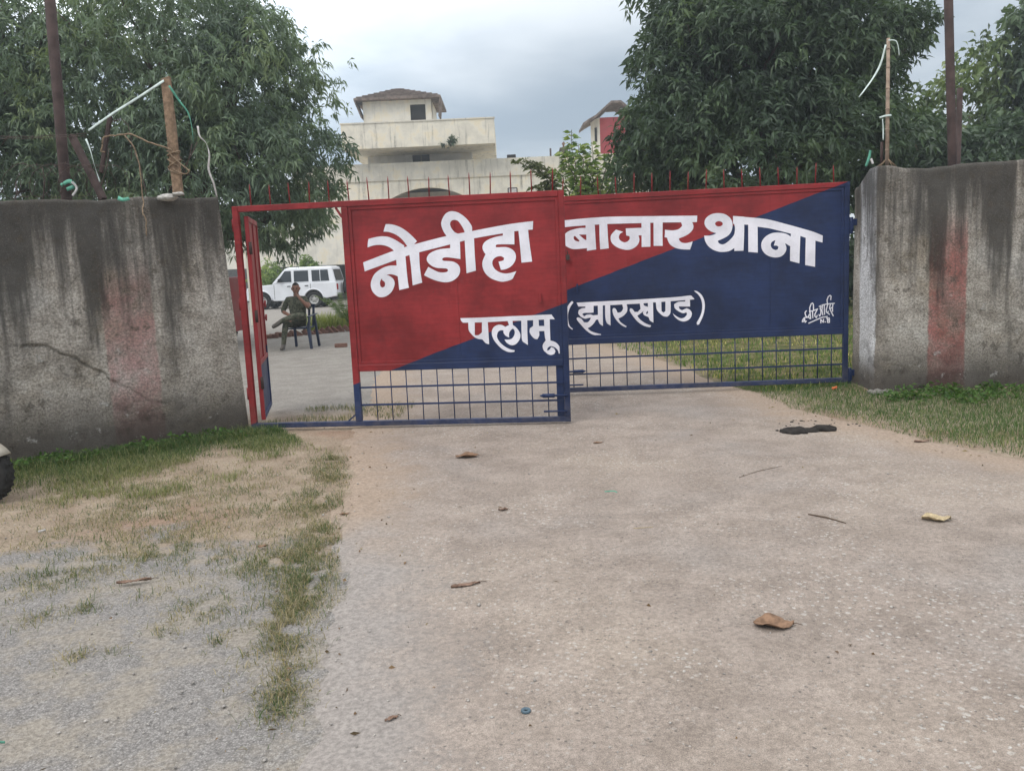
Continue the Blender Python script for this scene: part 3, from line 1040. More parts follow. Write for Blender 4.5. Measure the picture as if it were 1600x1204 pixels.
D2 = 1043.5
w1 = [
    [(345, 203), (410, 205), (490, 225), (570, 265), (640, 318), (695, 370), (738, 418), (705, 452), (700, 500), (630, 500), (560, 405), (490, 345), (420, 312), (365, 298), (317, 298), (330, 250)],
    [(130, 388), (220, 365), (310, 355), (390, 366), (470, 402), (530, 440), (578, 470), (570, 520), (480, 565), (448, 535), (400, 497), (340, 472), (270, 462), (190, 470), (117, 495), (122, 430)],
    [(62, 682), (448, 535), (705, 455), (1113, 350), (1423, 290), (1683, 240), (1943, 195), (2193, 165), (2188, 270), (2130, 275), (1953, 293), (1813, 318), (1453, 380), (1273, 425), (1043, 485), (765, 555), (640, 590), (475, 650), (82, 795)],
    [(475, 620), (588, 570), (592, 600), (605, 750), (620, 900), (636, 1000), (515, 1028), (505, 930), (495, 850), (482, 720)],
    [(520, 715), (480, 720), (400, 722), (320, 745), (240, 795), (190, 850), (160, 930), (162, 1000), (190, 1060), (240, 1105), (290, 1118), (350, 1105), (410, 1060), (445, 1000), (458, 940), (440, 890), (400, 855), (355, 838), (400, 830), (450, 838), (500, 858), (530, 880)],
    [(640, 570), (760, 540), (764, 560), (770, 700), (785, 830), (803, 935), (683, 970), (672, 850), (660, 720)],
    [(1153, 503), (1030, 515), (950, 540), (890, 575), (862, 620), (862, 660), (890, 700), (940, 735), (1000, 752), (1090, 757), (1120, 765), (1128, 785), (1105, 803), (1050, 808), (1000, 800), (940, 772), (880, 738), (850, 790), (825, 842), (900, 880), (980, 910), (1060, 928), (1110, 930), (1170, 918), (1230, 880), (1268, 830), (1278, 770), (1262, 720), (1220, 685), (1170, 668), (1080, 663), (1055, 652), (1055, 635), (1075, 622), (1120, 618), (1200, 628), (1282, 640), (1278, 500), (1273, 390), (1153, 390)],
    [(1333, 380), (1450, 360), (1452, 380), (1461, 580), (1476, 785), (1358, 818), (1348, 650)],
    [(1113, 360), (1073, 300), (1048, 240), (1040, 190), (1058, 130), (1093, 75), (1143, 45), (1193, 42), (1253, 58), (1313, 95), (1363, 140), (1408, 200), (1428, 245), (1423, 310), (1333, 330), (1333, 300), (1318, 260), (1288, 210), (1253, 165), (1213, 150), (1173, 158), (1153, 190), (1158, 230), (1183, 275), (1218, 308), (1253, 322), (1200, 365)],
    sh([(770, 345), (690, 360), (600, 390), (540, 430), (515, 480), (522, 530), (553, 580), (525, 640), (512, 700), (525, 770), (560, 830), (620, 880), (700, 912), (780, 923), (880, 895), (910, 850), (938, 792), (870, 812), (800, 820), (730, 805), (670, 765), (640, 710), (642, 660), (670, 625), (710, 607), (750, 605), (785, 625), (780, 655), (750, 665), (715, 672), (745, 775), (800, 768), (860, 740), (905, 695), (930, 640), (932, 590), (910, 540), (860, 505), (800, 490), (720, 492), (685, 492), (680, 475), (700, 458), (800, 455), (915, 457), (912, 275), (770, 300)], D2),
    sh([(963, 265), (1083, 250), (1085, 265), (1105, 450), (1137, 672), (1003, 685), (985, 480)], D2)]
h1 = [[(300, 880), (303, 905), (330, 925), (338, 955), (330, 985), (305, 997), (282, 985), (273, 950), (278, 915)]]
lettering(gl_, locL, (560, 325), 0.12456, w1, h1)
w2 = [
    [(40, 150), (300, 142), (700, 125), (1000, 112), (1280, 100), (1310, 110), (1350, 165), (1280, 165), (1100, 175), (880, 185), (690, 190), (420, 205), (150, 212), (75, 212), (50, 185)],
    [(150, 195), (240, 190), (240, 385), (290, 385), (340, 345), (340, 190), (420, 190), (430, 350), (440, 512), (390, 495), (345, 445), (300, 440), (240, 415), (190, 365), (155, 310)],
    [(690, 175), (765, 180), (768, 245), (800, 265), (840, 310), (872, 370), (868, 430), (840, 480), (800, 515), (750, 525), (700, 505), (665, 470), (655, 445), (700, 447), (750, 435), (785, 390), (795, 340), (780, 300), (760, 298), (730, 330), (715, 370), (718, 418), (670, 395), (640, 355), (638, 320), (600, 318), (565, 340), (548, 390), (560, 440), (600, 495), (660, 545), (730, 580), (795, 595), (790, 615), (740, 622), (680, 610), (610, 570), (550, 510), (505, 450), (478, 380), (482, 310), (520, 260), (580, 240), (630, 250), (662, 270), (715, 245)],
    [(885, 170), (968, 170), (970, 350), (978, 522), (930, 490), (895, 450), (888, 300)],
    [(1050, 165), (1125, 160), (1130, 258), (1205, 258), (1200, 160), (1280, 150), (1283, 300), (1290, 470), (1230, 470), (1215, 420), (1205, 328), (1132, 330), (1135, 390), (1110, 440), (1070, 435), (1025, 390), (1000, 340), (1005, 290), (1050, 258)],
    [(1190, 505), (1225, 458), (1290, 460), (1350, 478), (1400, 520), (1432, 580), (1438, 635), (1405, 640), (1395, 600), (1360, 560), (1320, 542), (1290, 538), (1255, 560), (1242, 595), (1230, 625), (1200, 600), (1182, 550)],
    [(1238, 599), (1275, 588), (1300, 548), (1340, 570), (1360, 610), (1345, 645), (1300, 660), (1250, 645), (1210, 608)]]
lettering(gl_, locL, (715, 480), 0.1125, w2)
w3 = [
    [(-30, 145), (22, 140), (200, 122), (420, 105), (640, 97), (1100, 92), (1522, 87), (1518, 160), (1460, 162), (1125, 165), (880, 172), (640, 178), (500, 182), (360, 190), (250, 198), (130, 207), (22, 218), (-30, 224)],
    [(250, 170), (357, 165), (365, 320), (375, 470), (270, 487), (265, 330)],
    [(280, 225), (190, 228), (110, 245), (50, 270), (12, 310), (5, 370), (25, 425), (80, 458), (140, 467), (280, 455)],
    [(410, 165), (499, 160), (508, 330), (518, 458), (420, 470), (412, 330)],
    [(888, 150), (988, 145), (990, 300), (990, 440), (890, 443), (890, 310)],
    [(710, 232), (900, 225), (900, 310), (855, 312), (865, 360), (850, 410), (810, 450), (750, 475), (680, 470), (610, 445), (555, 400), (538, 350), (548, 300), (600, 245), (682, 272), (645, 295), (632, 330), (645, 365), (690, 390), (730, 380), (755, 350), (752, 320), (715, 312)],
    [(1025, 145), (1130, 145), (1128, 300), (1130, 430), (1027, 430)],
    [(1330, 150), (1460, 150), (1478, 200), (1470, 245), (1430, 290), (1370, 325), (1315, 345), (1320, 370), (1350, 393), (1400, 398), (1470, 380), (1455, 430), (1440, 472), (1360, 470), (1280, 455), (1220, 420), (1190, 375), (1180, 338), (1150, 332), (1155, 285), (1155, 247), (1240, 255), (1310, 240), (1350, 205), (1345, 180)]]
h3 = [[(120, 322), (135, 318), (185, 370), (180, 382), (140, 372), (120, 350)], [(178, 302), (262, 302), (263, 365), (240, 355)]]
lettering(gr_, locR, (880, 325), 0.1375, w3, h3)
w4 = [
    [(80, 345), (150, 345), (205, 330), (232, 315), (170, 295), (115, 255), (85, 200), (95, 140), (140, 95), (200, 70), (265, 65), (330, 75), (390, 110), (425, 160), (435, 220), (420, 290), (380, 345), (310, 385), (250, 410), (265, 440), (305, 455), (350, 440), (410, 390), (455, 330), (465, 250), (455, 200), (441, 198), (441, 100), (580, 110), (580, 300), (572, 533), (457, 537), (457, 500), (400, 535), (330, 548), (260, 545), (190, 520), (130, 475), (92, 410)],
    [(440, 100), (650, 118), (870, 142), (1100, 200), (1300, 255), (1450, 300), (1562, 345), (1558, 432), (1470, 408), (1340, 370), (1280, 350), (1165, 322), (1000, 280), (880, 252), (755, 235), (640, 212), (580, 208), (441, 198)],
    [(630, 190), (748, 210), (750, 558), (632, 548)],
    [(1165, 290), (1282, 330), (1275, 520), (1270, 692), (1152, 660), (1155, 480)],
    [(1180, 370), (1165, 360), (1110, 325), (1030, 308), (950, 310), (880, 335), (825, 380), (795, 440), (800, 510), (840, 570), (900, 605), (970, 618), (1040, 605), (1090, 560), (1108, 500), (1090, 440), (1175, 490)],
    [(1350, 345), (1470, 385), (1465, 735), (1342, 712), (1345, 520)]]
h4 = [[(265 + 48 * cos(a), 198 + 33 * sin(a)) for a in np.linspace(0, 2 * pi, 15)[:-1]],
      [(970, 402), (950, 470), (985, 470), (1008, 485), (1000, 515), (970, 525), (930, 505), (912, 465), (925, 425)]]
lettering(gr_, locR, (1090, 325), 0.125, w4, h4)
w5 = [
    [(95, 140), (112, 155), (80, 200), (60, 250), (52, 300), (58, 370), (75, 415), (105, 440), (100, 452), (70, 430), (50, 400), (30, 330), (28, 270), (45, 205), (70, 165)],
    [(145, 158), (400, 145), (700, 130), (1000, 112), (1250, 95), (1375, 80), (1400, 92), (1425, 118), (1390, 125), (1170, 142), (1000, 155), (830, 168), (690, 175), (510, 185), (330, 192), (240, 200), (165, 200)],
    [(240, 185), (330, 180), (330, 265), (290, 268), (230, 270), (205, 285), (230, 305), (255, 290), (300, 285), (325, 295), (378, 290), (375, 175), (430, 170), (430, 300), (432, 412), (395, 385), (378, 340), (355, 345), (335, 380), (300, 415), (265, 435), (300, 465), (350, 485), (412, 500), (405, 515), (350, 512), (300, 495), (245, 455), (195, 400), (150, 345), (148, 322), (165, 318), (200, 335), (225, 370), (265, 370), (290, 345), (300, 320), (270, 325), (235, 332), (190, 310), (162, 275), (168, 240), (200, 220), (240, 215)],
    [(455, 172), (510, 170), (512, 300), (515, 405), (480, 385), (462, 345), (455, 270)],
    [(640, 160), (685, 160), (697, 215), (690, 260), (655, 300), (620, 320), (600, 330), (625, 370), (690, 415), (680, 425), (630, 400), (580, 350), (545, 290), (535, 235), (548, 215), (570, 225), (590, 265), (625, 260), (650, 225), (645, 195)],
    [(830, 150), (870, 160), (875, 185), (905, 200), (880, 240), (840, 275), (805, 300), (840, 345), (900, 385), (955, 405), (945, 425), (880, 410), (810, 365), (755, 300), (722, 245), (728, 220), (750, 225), (775, 258), (810, 258), (840, 225), (835, 190)],
    [(920, 145), (975, 140), (978, 300), (980, 375), (940, 350), (925, 315), (880, 295), (865, 265), (880, 235), (905, 195), (920, 205)],
    [(1005, 140), (1065, 135), (1068, 250), (1090, 265), (1110, 250), (1110, 130), (1165, 128), (1168, 220), (1160, 280), (1130, 310), (1090, 305), (1050, 275), (1020, 240), (1010, 200)],
    [(1325, 110), (1375, 105), (1378, 200), (1300, 200), (1255, 198), (1262, 225), (1290, 240), (1340, 218), (1375, 235), (1397, 270), (1390, 310), (1360, 345), (1310, 362), (1260, 350), (1215, 315), (1188, 272), (1230, 305), (1280, 328), (1320, 315), (1345, 285), (1338, 262), (1300, 272), (1250, 250), (1210, 215), (1205, 175), (1250, 150), (1325, 145)],
    [(1420, 30), (1450, 32), (1500, 70), (1530, 130), (1538, 200), (1525, 280), (1500, 345), (1475, 395), (1455, 398), (1450, 375), (1475, 330), (1500, 270), (1510, 200), (1500, 130), (1470, 75)]]
h5 = [[(900, 265), (918, 245), (922, 270), (905, 285)]]
lettering(gr_, locR, (880, 450), 0.14375, w5, h5)
s6 = [[(320, 665), (270, 730), (290, 810), (340, 900), (390, 850)], [(310, 890), (250, 900), (190, 980), (180, 1040), (230, 1030), (250, 900), (280, 1060), (320, 1010)],
      [(400, 890), (410, 800), (450, 780)], [(400, 900), (460, 940)], [(440, 690), (470, 930)], [(420, 690), (560, 660), (710, 600)],
      [(440, 680), (435, 560), (480, 430), (530, 400), (560, 450), (565, 640)], [(530, 670), (540, 910)], [(690, 620), (610, 780), (610, 850), (660, 900), (690, 820)],
      [(755, 520), (810, 490), (820, 530), (790, 590), (820, 640), (810, 780), (775, 850), (750, 790)], [(800, 650), (850, 630)], [(870, 480), (850, 640), (880, 810)],
      [(930, 480), (940, 790)], [(850, 470), (1050, 430), (1280, 410)], [(1050, 450), (1000, 620), (1000, 700), (1040, 740), (1070, 680)], [(1050, 740), (1110, 790)],
      [(1040, 420), (1025, 300), (1070, 180), (1130, 140), (1165, 170), (1150, 290)], [(1140, 440), (1110, 580), (1170, 700), (1240, 840)], [(1130, 600), (1180, 560)],
      [(1230, 420), (1210, 560), (1215, 690)], [(1170, 560), (1220, 560)], [(400, 1090), (620, 990), (850, 890), (1040, 860)],
      [(815, 1080), (810, 960), (900, 1060), (905, 950)], [(955, 1035), (970, 1050)], [(1000, 920), (1100, 910), (1110, 960), (1060, 980), (1110, 1000), (1105, 1060), (1040, 1060), (1045, 930)]]
lettering(gr_, locR, (1245, 455), 0.04569, [], [], s6, 36)


# ------------------------------------------------------------------ foliage tools
def leaf_cloud(P, D, L, Wd, col, fold=0.18, bend=0.25):
    """P base points, D unit directions, L lengths, Wd widths, col (N,3): five-vertex folded leaves"""
    n = len(P)
    rnd = RNG.normal(size=(n, 3))
    S = np.cross(D, rnd)
    S /= np.linalg.norm(S, axis=1, keepdims=True) + 1e-9
    Nn = np.cross(S, D)
    up = np.sign(Nn[:, 2:3] + 1e-9)
    Nn = Nn * up
    L = L[:, None]
    Wd = Wd[:, None]
    dn = np.array([[0, 0, -1.0]])
    mid = P + D * L * 0.45
    tip = P + D * L + dn * L * bend
    V = np.empty((n, 5, 3), np.float32)
    V[:, 0] = P
    V[:, 1] = mid + S * Wd * 0.5 + Nn * Wd * fold
    V[:, 2] = tip
    V[:, 3] = mid - S * Wd * 0.5 + Nn * Wd * fold
    V[:, 4] = mid
    b = (np.arange(n) * 5)[:, None]
    Qq = np.concatenate([b + np.array([[0, 4, 2, 1]]), b + np.array([[0, 3, 2, 4]])], 0)
    C = np.repeat(col, 5, axis=0)
    return V.reshape(-1, 3), Qq, C


def unit(a):
    return a / (np.linalg.norm(a, axis=-1, keepdims=True) + 1e-9)


def crown(name, parent, blobs, n_cl, per, L0, W0, cols, droop=0.5, shell=0.55, mat='leaf', spread=1.0):
    blobs = [np.array(b, float) for b in blobs]
    area = np.array([(b[3] * b[4] * b[5]) ** (2 / 3) for b in blobs])
    pick = RNG.choice(len(blobs), n_cl, p=area / area.sum())
    B = np.stack(blobs)[pick]
    d = unit(RNG.normal(size=(n_cl, 3)))
    r = shell + (1 - shell) * RNG.random(n_cl) ** 0.6
    lump = np.array([noise.noise(Vector((float(a[0] * 2.1), float(a[1] * 2.1), float(a[2] * 2.1 + 3 * p)))) for a, p in zip(d, pick)])
    r = r * (1 + 0.42 * lump) + 0.055 * RNG.normal(size=n_cl)
    C0 = B[:, :3] + d * B[:, 3:6] * r[:, None]
    ax = unit(d * 0.8 + RNG.normal(size=(n_cl, 3)) * 0.6 + np.array([[0, 0, 0.25]]))
    base_c = np.array(cols)
    ci = RNG.random(n_cl)
    tone = np.array([noise.noise(Vector((float(p[0] * 0.9), float(p[1] * 0.9), float(p[2] * 0.9)))) for p in C0])
    ti = np.clip(0.5 + 0.7 * tone + 0.5 * (ci - 0.5), 0, 0.999) * (len(base_c) - 1)
    i0 = ti.astype(int)
    fr = (ti - i0)[:, None]
    cc = base_c[i0] * (1 - fr) + base_c[np.minimum(i0 + 1, len(base_c) - 1)] * fr
    P = np.repeat(C0, per, 0) + RNG.normal(size=(n_cl * per, 3)) * L0 * 0.25 * spread
    A = np.repeat(ax, per, 0)
    rad_ = unit(np.cross(A, RNG.normal(size=A.shape)))
    D = unit(A * 0.45 + rad_ * 0.9 + np.array([[0, 0, -droop]]) + RNG.normal(size=A.shape) * 0.2)
    L = L0 * (0.65 + 0.6 * RNG.random(len(P)))
    Wd = W0 * (0.7 + 0.6 * RNG.random(len(P)))
    col = np.repeat(cc, per, 0) * (0.8 + 0.4 * RNG.random((len(P), 1)))
    V_, Q_, C_ = leaf_cloud(P, D, L, Wd, col)
    o = np_mesh(name, V_, Q_, M[mat], parent, col=C_)
    o['kind'] = 'stuff'
    return o


def limb_tubes(mb, base, tips, r0, seed=0):
    rs = random.Random(seed)
    base = Vector(base)
    for t, rr in tips:
        t = Vector(t)
        pts, rad_ = [], []
        for i in range(7):
            f = i / 6
            p = base.lerp(t, f)
            p += Vector((rs.uniform(-1, 1), rs.uniform(-1, 1), rs.uniform(-0.5, 1.0))) * 0.16 * (f * (1 - f) * 4) * (t - base).length * 0.35
            pts.append(p)
            rad_.append(rr * (1 - 0.8 * f))
        mb.tube(pts, rad_, 7)


def tree(name, label, base, fork, blobs, n_cl, per, L0, W0, cols, r0=0.2, group=None, mat='leaf', **kw):
    x, y = base
    z0 = gz(x, y)
    root = empty(name, (x, y, z0), 0, label, 'tree', group)
    off = Vector((x, y, z0))
    loc_bl = [(b[0] - x, b[1] - y, b[2] - z0, b[3], b[4], b[5]) for b in blobs]
    tr = MB()
    tr.tube([(0, 0, -0.1), (0.03, 0, fork * 0.4), (-0.04, 0.03, fork * 0.75), (0, 0, fork)], [r0 * 1.35, r0, r0 * 0.85, r0 * 0.75], 10)
    tr.build('trunk', M['bark'], root, recalc=False)
    for i, b in enumerate(loc_bl):
        lm = MB()
        limb_tubes(lm, (0, 0, fork * 0.92), [((b[0], b[1], b[2] + 0.2 * b[5]), r0 * 0.45)], r0, i)
        c = Vector(b[:3])
        for k in range(4):
            dd = Vector((random.uniform(-1, 1), random.uniform(-1, 1), random.uniform(-0.4, 1))).normalized()
            e = c + Vector((dd.x * b[3], dd.y * b[4], dd.z * b[5])) * 0.85
            limb_tubes(lm, c * 0.7 + Vector((0, 0, fork * 0.92)) * 0.3, [(e, r0 * 0.2)], r0, i * 7 + k)
        lm.build('limb', M['bark'], root, recalc=False)
    crown('crown', root, loc_bl, n_cl, per, L0, W0, cols, mat=mat, **kw)
    return root


DARK = [tuple(k * (1.65 * q + 0.003) for q, k in zip(p, (0.92, 1.0, 1.12))) for p in [(0.018, 0.030, 0.014), (0.030, 0.046, 0.022), (0.045, 0.066, 0.030), (0.068, 0.092, 0.036)]]
MANGO = [tuple(k * (2.35 * q + 0.010) for q, k in zip(p, (0.92, 1.0, 1.12))) for p in [(0.030, 0.044, 0.024), (0.046, 0.062, 0.034), (0.064, 0.084, 0.042), (0.095, 0.110, 0.046)]]
LIGHT = [tuple(2.0 * q for q in p) for p in [(0.04, 0.065, 0.022), (0.065, 0.10, 0.03), (0.10, 0.14, 0.045), (0.15, 0.18, 0.06)]]


def blob(px, py, Y, rx, ry, rz):
    p = at(px, py, Y)
    return (p.x, p.y, p.z, rx, ry, rz)


MG = 'trees standing inside the compound'
tree('mango_tree', 'broad mango tree behind the left wall, its leaves hanging over the wicket opening', (-6.9, 18.2), 2.2,
     [blob(235, 150, 18.2, 3.3, 2.8, 2.2), blob(375, 135, 18.0, 1.6, 2.0, 1.5), blob(440, 262, 17.8, 1.4, 1.7, 1.15), blob(330, 270, 17.6, 2.3, 2.2, 1.7),
      blob(120, 235, 18, 2.4, 2.4, 2.2), blob(430, 345, 17.8, 1.1, 1.3, 0.65), blob(255, 40, 18.4, 2.2, 2, 1.0), blob(395, 60, 18.0, 0.9, 1.0, 0.75)],
     8200, 11, 0.17, 0.038, MANGO, 0.28, MG, droop=0.75)
tree('mango_tree', 'mango tree at the far left edge behind the left wall', (-11.2, 17.2), 2.0,
     [blob(-30, 120, 17.2, 1.9, 1.8, 2.0), blob(30, 60, 17.4, 1.0, 1.2, 0.9), blob(-10, 260, 17, 1.8, 1.6, 1.5)], 2200, 11, 0.17, 0.038, MANGO, 0.22, MG, droop=0.75)
tree('leafy_tree', 'large dense dark tree rising behind the right gate leaf', (5.0, 17.0), 1.8,
     [blob(1190, 110, 17.0, 2.4, 2.2, 1.8), blob(1100, 60, 17.0, 1.35, 1.6, 1.1), blob(1290, 90, 17.0, 1.6, 1.9, 1.6), blob(1070, 200, 16.6, 1.25, 1.5, 1.1), blob(1200, 240, 16.5, 2.4, 2.2, 1.3),
      blob(1320, 210, 16.6, 1.1, 1.5, 1.2), blob(1020, 245, 16.6, 0.8, 1.0, 0.7), blob(1405, 45, 17.0, 0.75, 0.8, 0.5), blob(1180, 0, 17.2, 2.2, 2.0, 1.0)],
     8200, 10, 0.18, 0.052, DARK, 0.26, MG, droop=0.35)
tree('leafy_tree', 'thin pale green tree with sky showing through, beyond the two brown posts', (13.2, 24.0), 3.0,
     [blob(1500, 175, 24, 1.6, 1.5, 1.3), blob(1560, 110, 24.2, 1.3, 1.4, 0.9), blob(1530, 240, 24, 1.9, 1.6, 0.8), blob(1440, 230, 23.5, 0.9, 1.0, 0.8)],
     480, 8, 0.26, 0.12, [tuple(0.62 * q + 0.012 for q in c) for c in LIGHT], 0.10, MG, droop=0.3, spread=2.0)
tree('leafy_tree', 'tree cut off by the right edge, with drooping top above the right wall', (15.6, 23.0), 3.0,
     [blob(1612, 50, 23, 0.6, 0.8, 0.9), blob(1612, 140, 23, 0.7, 0.9, 0.8), blob(1590, 205, 22.6, 0.9, 1.1, 0.6), blob(1650, 100, 23, 0.9, 1.0, 1.3)], 420, 9, 0.27, 0.13, DARK + LIGHT[:1], 0.15, MG, droop=0.3, spread=1.6)
tree('leafy_tree', 'low dark bushy tree showing just over the right wall top', (11.2, 20.5), 1.2,
     [blob(1430, 235, 20.5, 1.1, 1.1, 0.8), blob(1570, 235, 21.0, 1.4, 1.2, 0.8), blob(1490, 255, 20.5, 1.4, 1.2, 0.6)], 620, 10, 0.25, 0.10, DARK, 0.14, MG, droop=0.3)


def shoot_shrub(name, label, base, shoots, L0, W0, cols, cat='shrub', mat='shrub', droop=0.2, gap=0.07, group=None):
    """base xy; shoots: list of (points in world, radius)"""
    x, y = base
    z0 = gz(x, y)
    root = empty(name, (x, y, z0), 0, label, cat, group)
    off = Vector((x, y, z0))
    P, D = [], []
    for pts, r in shoots:
        st = MB()
        pp = [Vector(p) - off for p in pts]
        st.tube(pp, [r * (1 - 0.75 * i / (len(pp) - 1)) for i in range(len(pp))], 6)
        st.build('stem', M['bark'], root, recalc=False)
        for a, b in zip(pp, pp[1:]):
            if max(a.z, b.z) < 0.5:
                continue
            ln = (b - a).length
            for i in range(int(ln / gap)):
                c = a.lerp(b, (i + random.random()) / max(1, ln / gap))
                for k in range(random.randint(3, 6)):
                    an = random.uniform(0, 2 * pi)
                    dd = (b - a).normalized() * 0.5 + Vector((cos(an), sin(an), random.uniform(-0.3, 0.3)))
                    P.append(c + Vector((cos(an), sin(an), 0)) * random.uniform(0, 0.06))
                    D.append(dd.normalized() - Vector((0, 0, droop)))
    P = np.array([tuple(p) for p in P])
    D = unit(np.array([tuple(p) for p in D]))
    n = len(P)
    cl_ = np.array(cols)[RNG.integers(0, len(cols), n)] * (0.8 + 0.4 * RNG.random((n, 1)))
    V_, Q_, C_ = leaf_cloud(P, D, L0 * (0.6 + 0.7 * RNG.random(n)), W0 * (0.7 + 0.6 * RNG.random(n)), cl_)
    o = np_mesh('foliage', V_, Q_, M[mat], root, col=C_)
    o['kind'] = 'stuff'
    return root


def stalk(px0, py0, px1, py1, Y, base, n=6, wob=0.06):
    t = at(px1, py1, Y)
    b = at(px0, py0, Y)
    pts = [Vector(base), Vector(base).lerp(b, 0.55) + Vector((0, 0, 0.15))]
    for i in range(n):
        f = i / (n - 1)
        pts.append(b.lerp(t, f) + Vector((random.uniform(-wob, wob), random.uniform(-wob, wob), 0)) * (0.3 + f * 0.6))
    return pts


bs = (1.55, 17.6, gz(1.55, 17.6))
sh_ = []
for x0, y0, x1, y1 in ((900, 290, 893, 203), (915, 290, 905, 225), (925, 295, 925, 222), (940, 295, 955, 240), (905, 300, 880, 235), (960, 300, 985, 255), (930, 300, 915, 255), (975, 300, 1005, 268),
                       (890, 300, 870, 262), (920, 300, 940, 262), (985, 300, 1000, 290), (950, 310, 940, 275), (910, 310, 900, 270), (900, 310, 925, 250), (945, 310, 965, 270)):
    sh_.append((stalk(x0, y0, x1, y1, 17.6 + random.uniform(-0.5, 0.5), bs), 0.018))
shoot_shrub('leafy_shrub', 'bright green shrub with upright shoots behind the meeting point of the gate leaves', (1.55, 17.6), sh_, 0.17, 0.075, LIGHT, gap=0.045)
bs2 = (0.9, 18.4, gz(0.9, 18.4))
sh_ = []
for a in ([(872, 300), (850, 275), (825, 262), (803, 250)], [(870, 300), (860, 280), (835, 255), (815, 248)], [(868, 305), (850, 285), (840, 290), (828, 295)], [(860, 300), (872, 270), (884, 258), (892, 262)],
          [(865, 300), (855, 265), (842, 258), (830, 262)], [(858, 300), (850, 290), (845, 300), (838, 302)]):
    pts = [Vector(bs2)] + [at(p[0], p[1], 18.4 + 0.1 * i) for i, p in enumerate(a)]
    sh_.append((pts, 0.015))
shoot_shrub('leafy_shrub', 'small shrub with a branch bending left over the middle of the gate top', (0.9, 18.4), sh_, 0.14, 0.06, [(0.06, 0.085, 0.03), (0.10, 0.12, 0.05), (0.13, 0.15, 0.07)], gap=0.05)
for i_, (hx, hy, lb) in enumerate(((5.4, 20.5, 'dark bush below the large tree, behind the right gate leaf hinge'), (8.6, 22.5, 'rounded dark bush behind the right wall end'), (12.5, 26.0, 'bush far behind the right wall, under the thin tree'), (16.5, 25.0, 'bush at the far right behind the wall'))):
    tree('round_bush', lb, (hx, hy), 0.5, [(hx, hy, 1.7, 1.7, 1.2, 1.6), (hx + 1.3, hy + 0.4, 1.0, 1.2, 1.1, 1.0), (hx - 1.2, hy + 0.2, 1.0, 1.2, 1.1, 1.0)], 420, 10, 0.26, 0.11, DARK, 0.08, 'bushes along the rear of the lawn', droop=0.2)
# bushes by the veranda and the conifer
bx = at(432, 437, 43)
for nm, lb, pos, blobs_, n_, cols_ in (
        ('round_bush', 'dark clipped bush in front of the car nose by the veranda', (at(428, 430, 42.5).x, 42.5), [blob(428, 432, 42.5, 1.2, 1.0, 0.75), blob(445, 440, 42.5, 1.0, 1.0, 0.6)], 260, LIGHT),
        ('small_conifer', 'small pointed green conifer behind the white car roof', (at(481, 412, 44).x, 44.2), [blob(480, 415, 44.2, 0.35, 0.35, 0.6), blob(480, 428, 44.2, 0.6, 0.5, 0.7), blob(490, 418, 44.2, 0.4, 0.4, 0.35)], 170, LIGHT)):
    root = empty(nm, (pos[0], pos[1], gz(*pos)), 0, lb, 'bush')
    z0 = gz(*pos)
    MB().tube([(0, 0, 0), (0, 0, 1.6)], [0.06, 0.03], 6).build('stem', M['bark'], root)
    crown('foliage', root, [(b[0] - pos[0], b[1] - pos[1], b[2] - z0, b[3], b[4], b[5]) for b in blobs_], n_, 10, 0.2, 0.09, cols_, mat='shrub', shell=0.4)

# ------------------------------------------------------------------ buildings
def bxp(mb, px0, px1, pytop, pybot, Y, depth, pref=None):
    a = at(px0, pybot, Y)
    pm = (px0 + px1) / 2 if pref is None else pref
    b = at(px1, pytop, Y)
    zt = at(pm, pytop, Y).z
    zb = at(pm, pybot, Y).z
    mb.box((at(px0, pytop, Y).x, Y, zb), (at(px1, pytop, Y).x, Y + depth, zt))
    return (at(px0, pytop, Y).x, at(px1, pytop, Y).x, zb, zt)


st = empty('station_building', (at(660, 300, 48).x, 48, 0.08), 0, 'cream two storey building with a hip roofed stair tower and an arched porch', 'building')
stI = Matrix.Translation(-Vector(st.location))


def part(mb, name, mat, parent=st, **k):
    o = mb.build(name, mat, parent, **k)
    if parent is st:
        o.data.transform(stI)
    return o


xL, xR = at(455, 250, 48).x, at(1015, 250, 48).x
zT = at(770, 248, 48).z
zb0 = at(667, 280, 48).z
ac = at(667, 293, 48)
hw, rise = 2.9, 1.05
arc = [(ac.x + hw * t, ac.z - rise * t * t) for t in np.linspace(-1, 1, 17)]
xv = at(562, 400, 48).x
poly = [(xv, 0.0), (xv, 2.3), (xL, 2.3), (xL, zb0)] + [(xR, zb0), (xR, 0.0), (ac.x + hw, 0.0)] + arc[::-1] + [(ac.x - hw, 0.0)]
part(MB().prism(poly, 48.05, 48.4), 'front_wall', M['cream'])
part(MB().box((xL, 47.97, zb0 + 0.002), (xR, 48.4, zT)), 'parapet', M['parapet'])
part(MB().box((xL, 48.4, 0), (xL + 0.3, 58, zT - 1.0)).box((xR - 0.3, 48.4, 0), (xR, 58, zT - 1.0)).box((xL, 58, 0), (xR, 58.3, zT - 1)).box((xL + 0.3, 48.402, zT - 1.05), (xR - 0.3, 58, zT - 0.85)), 'rear_block', M['cream_clean'])
part(MB().box((ac.x - 3.4, 52.5, 0), (ac.x + 3.4, 52.7, zb0 - 0.3)), 'porch_back_wall', M['cream_clean'])
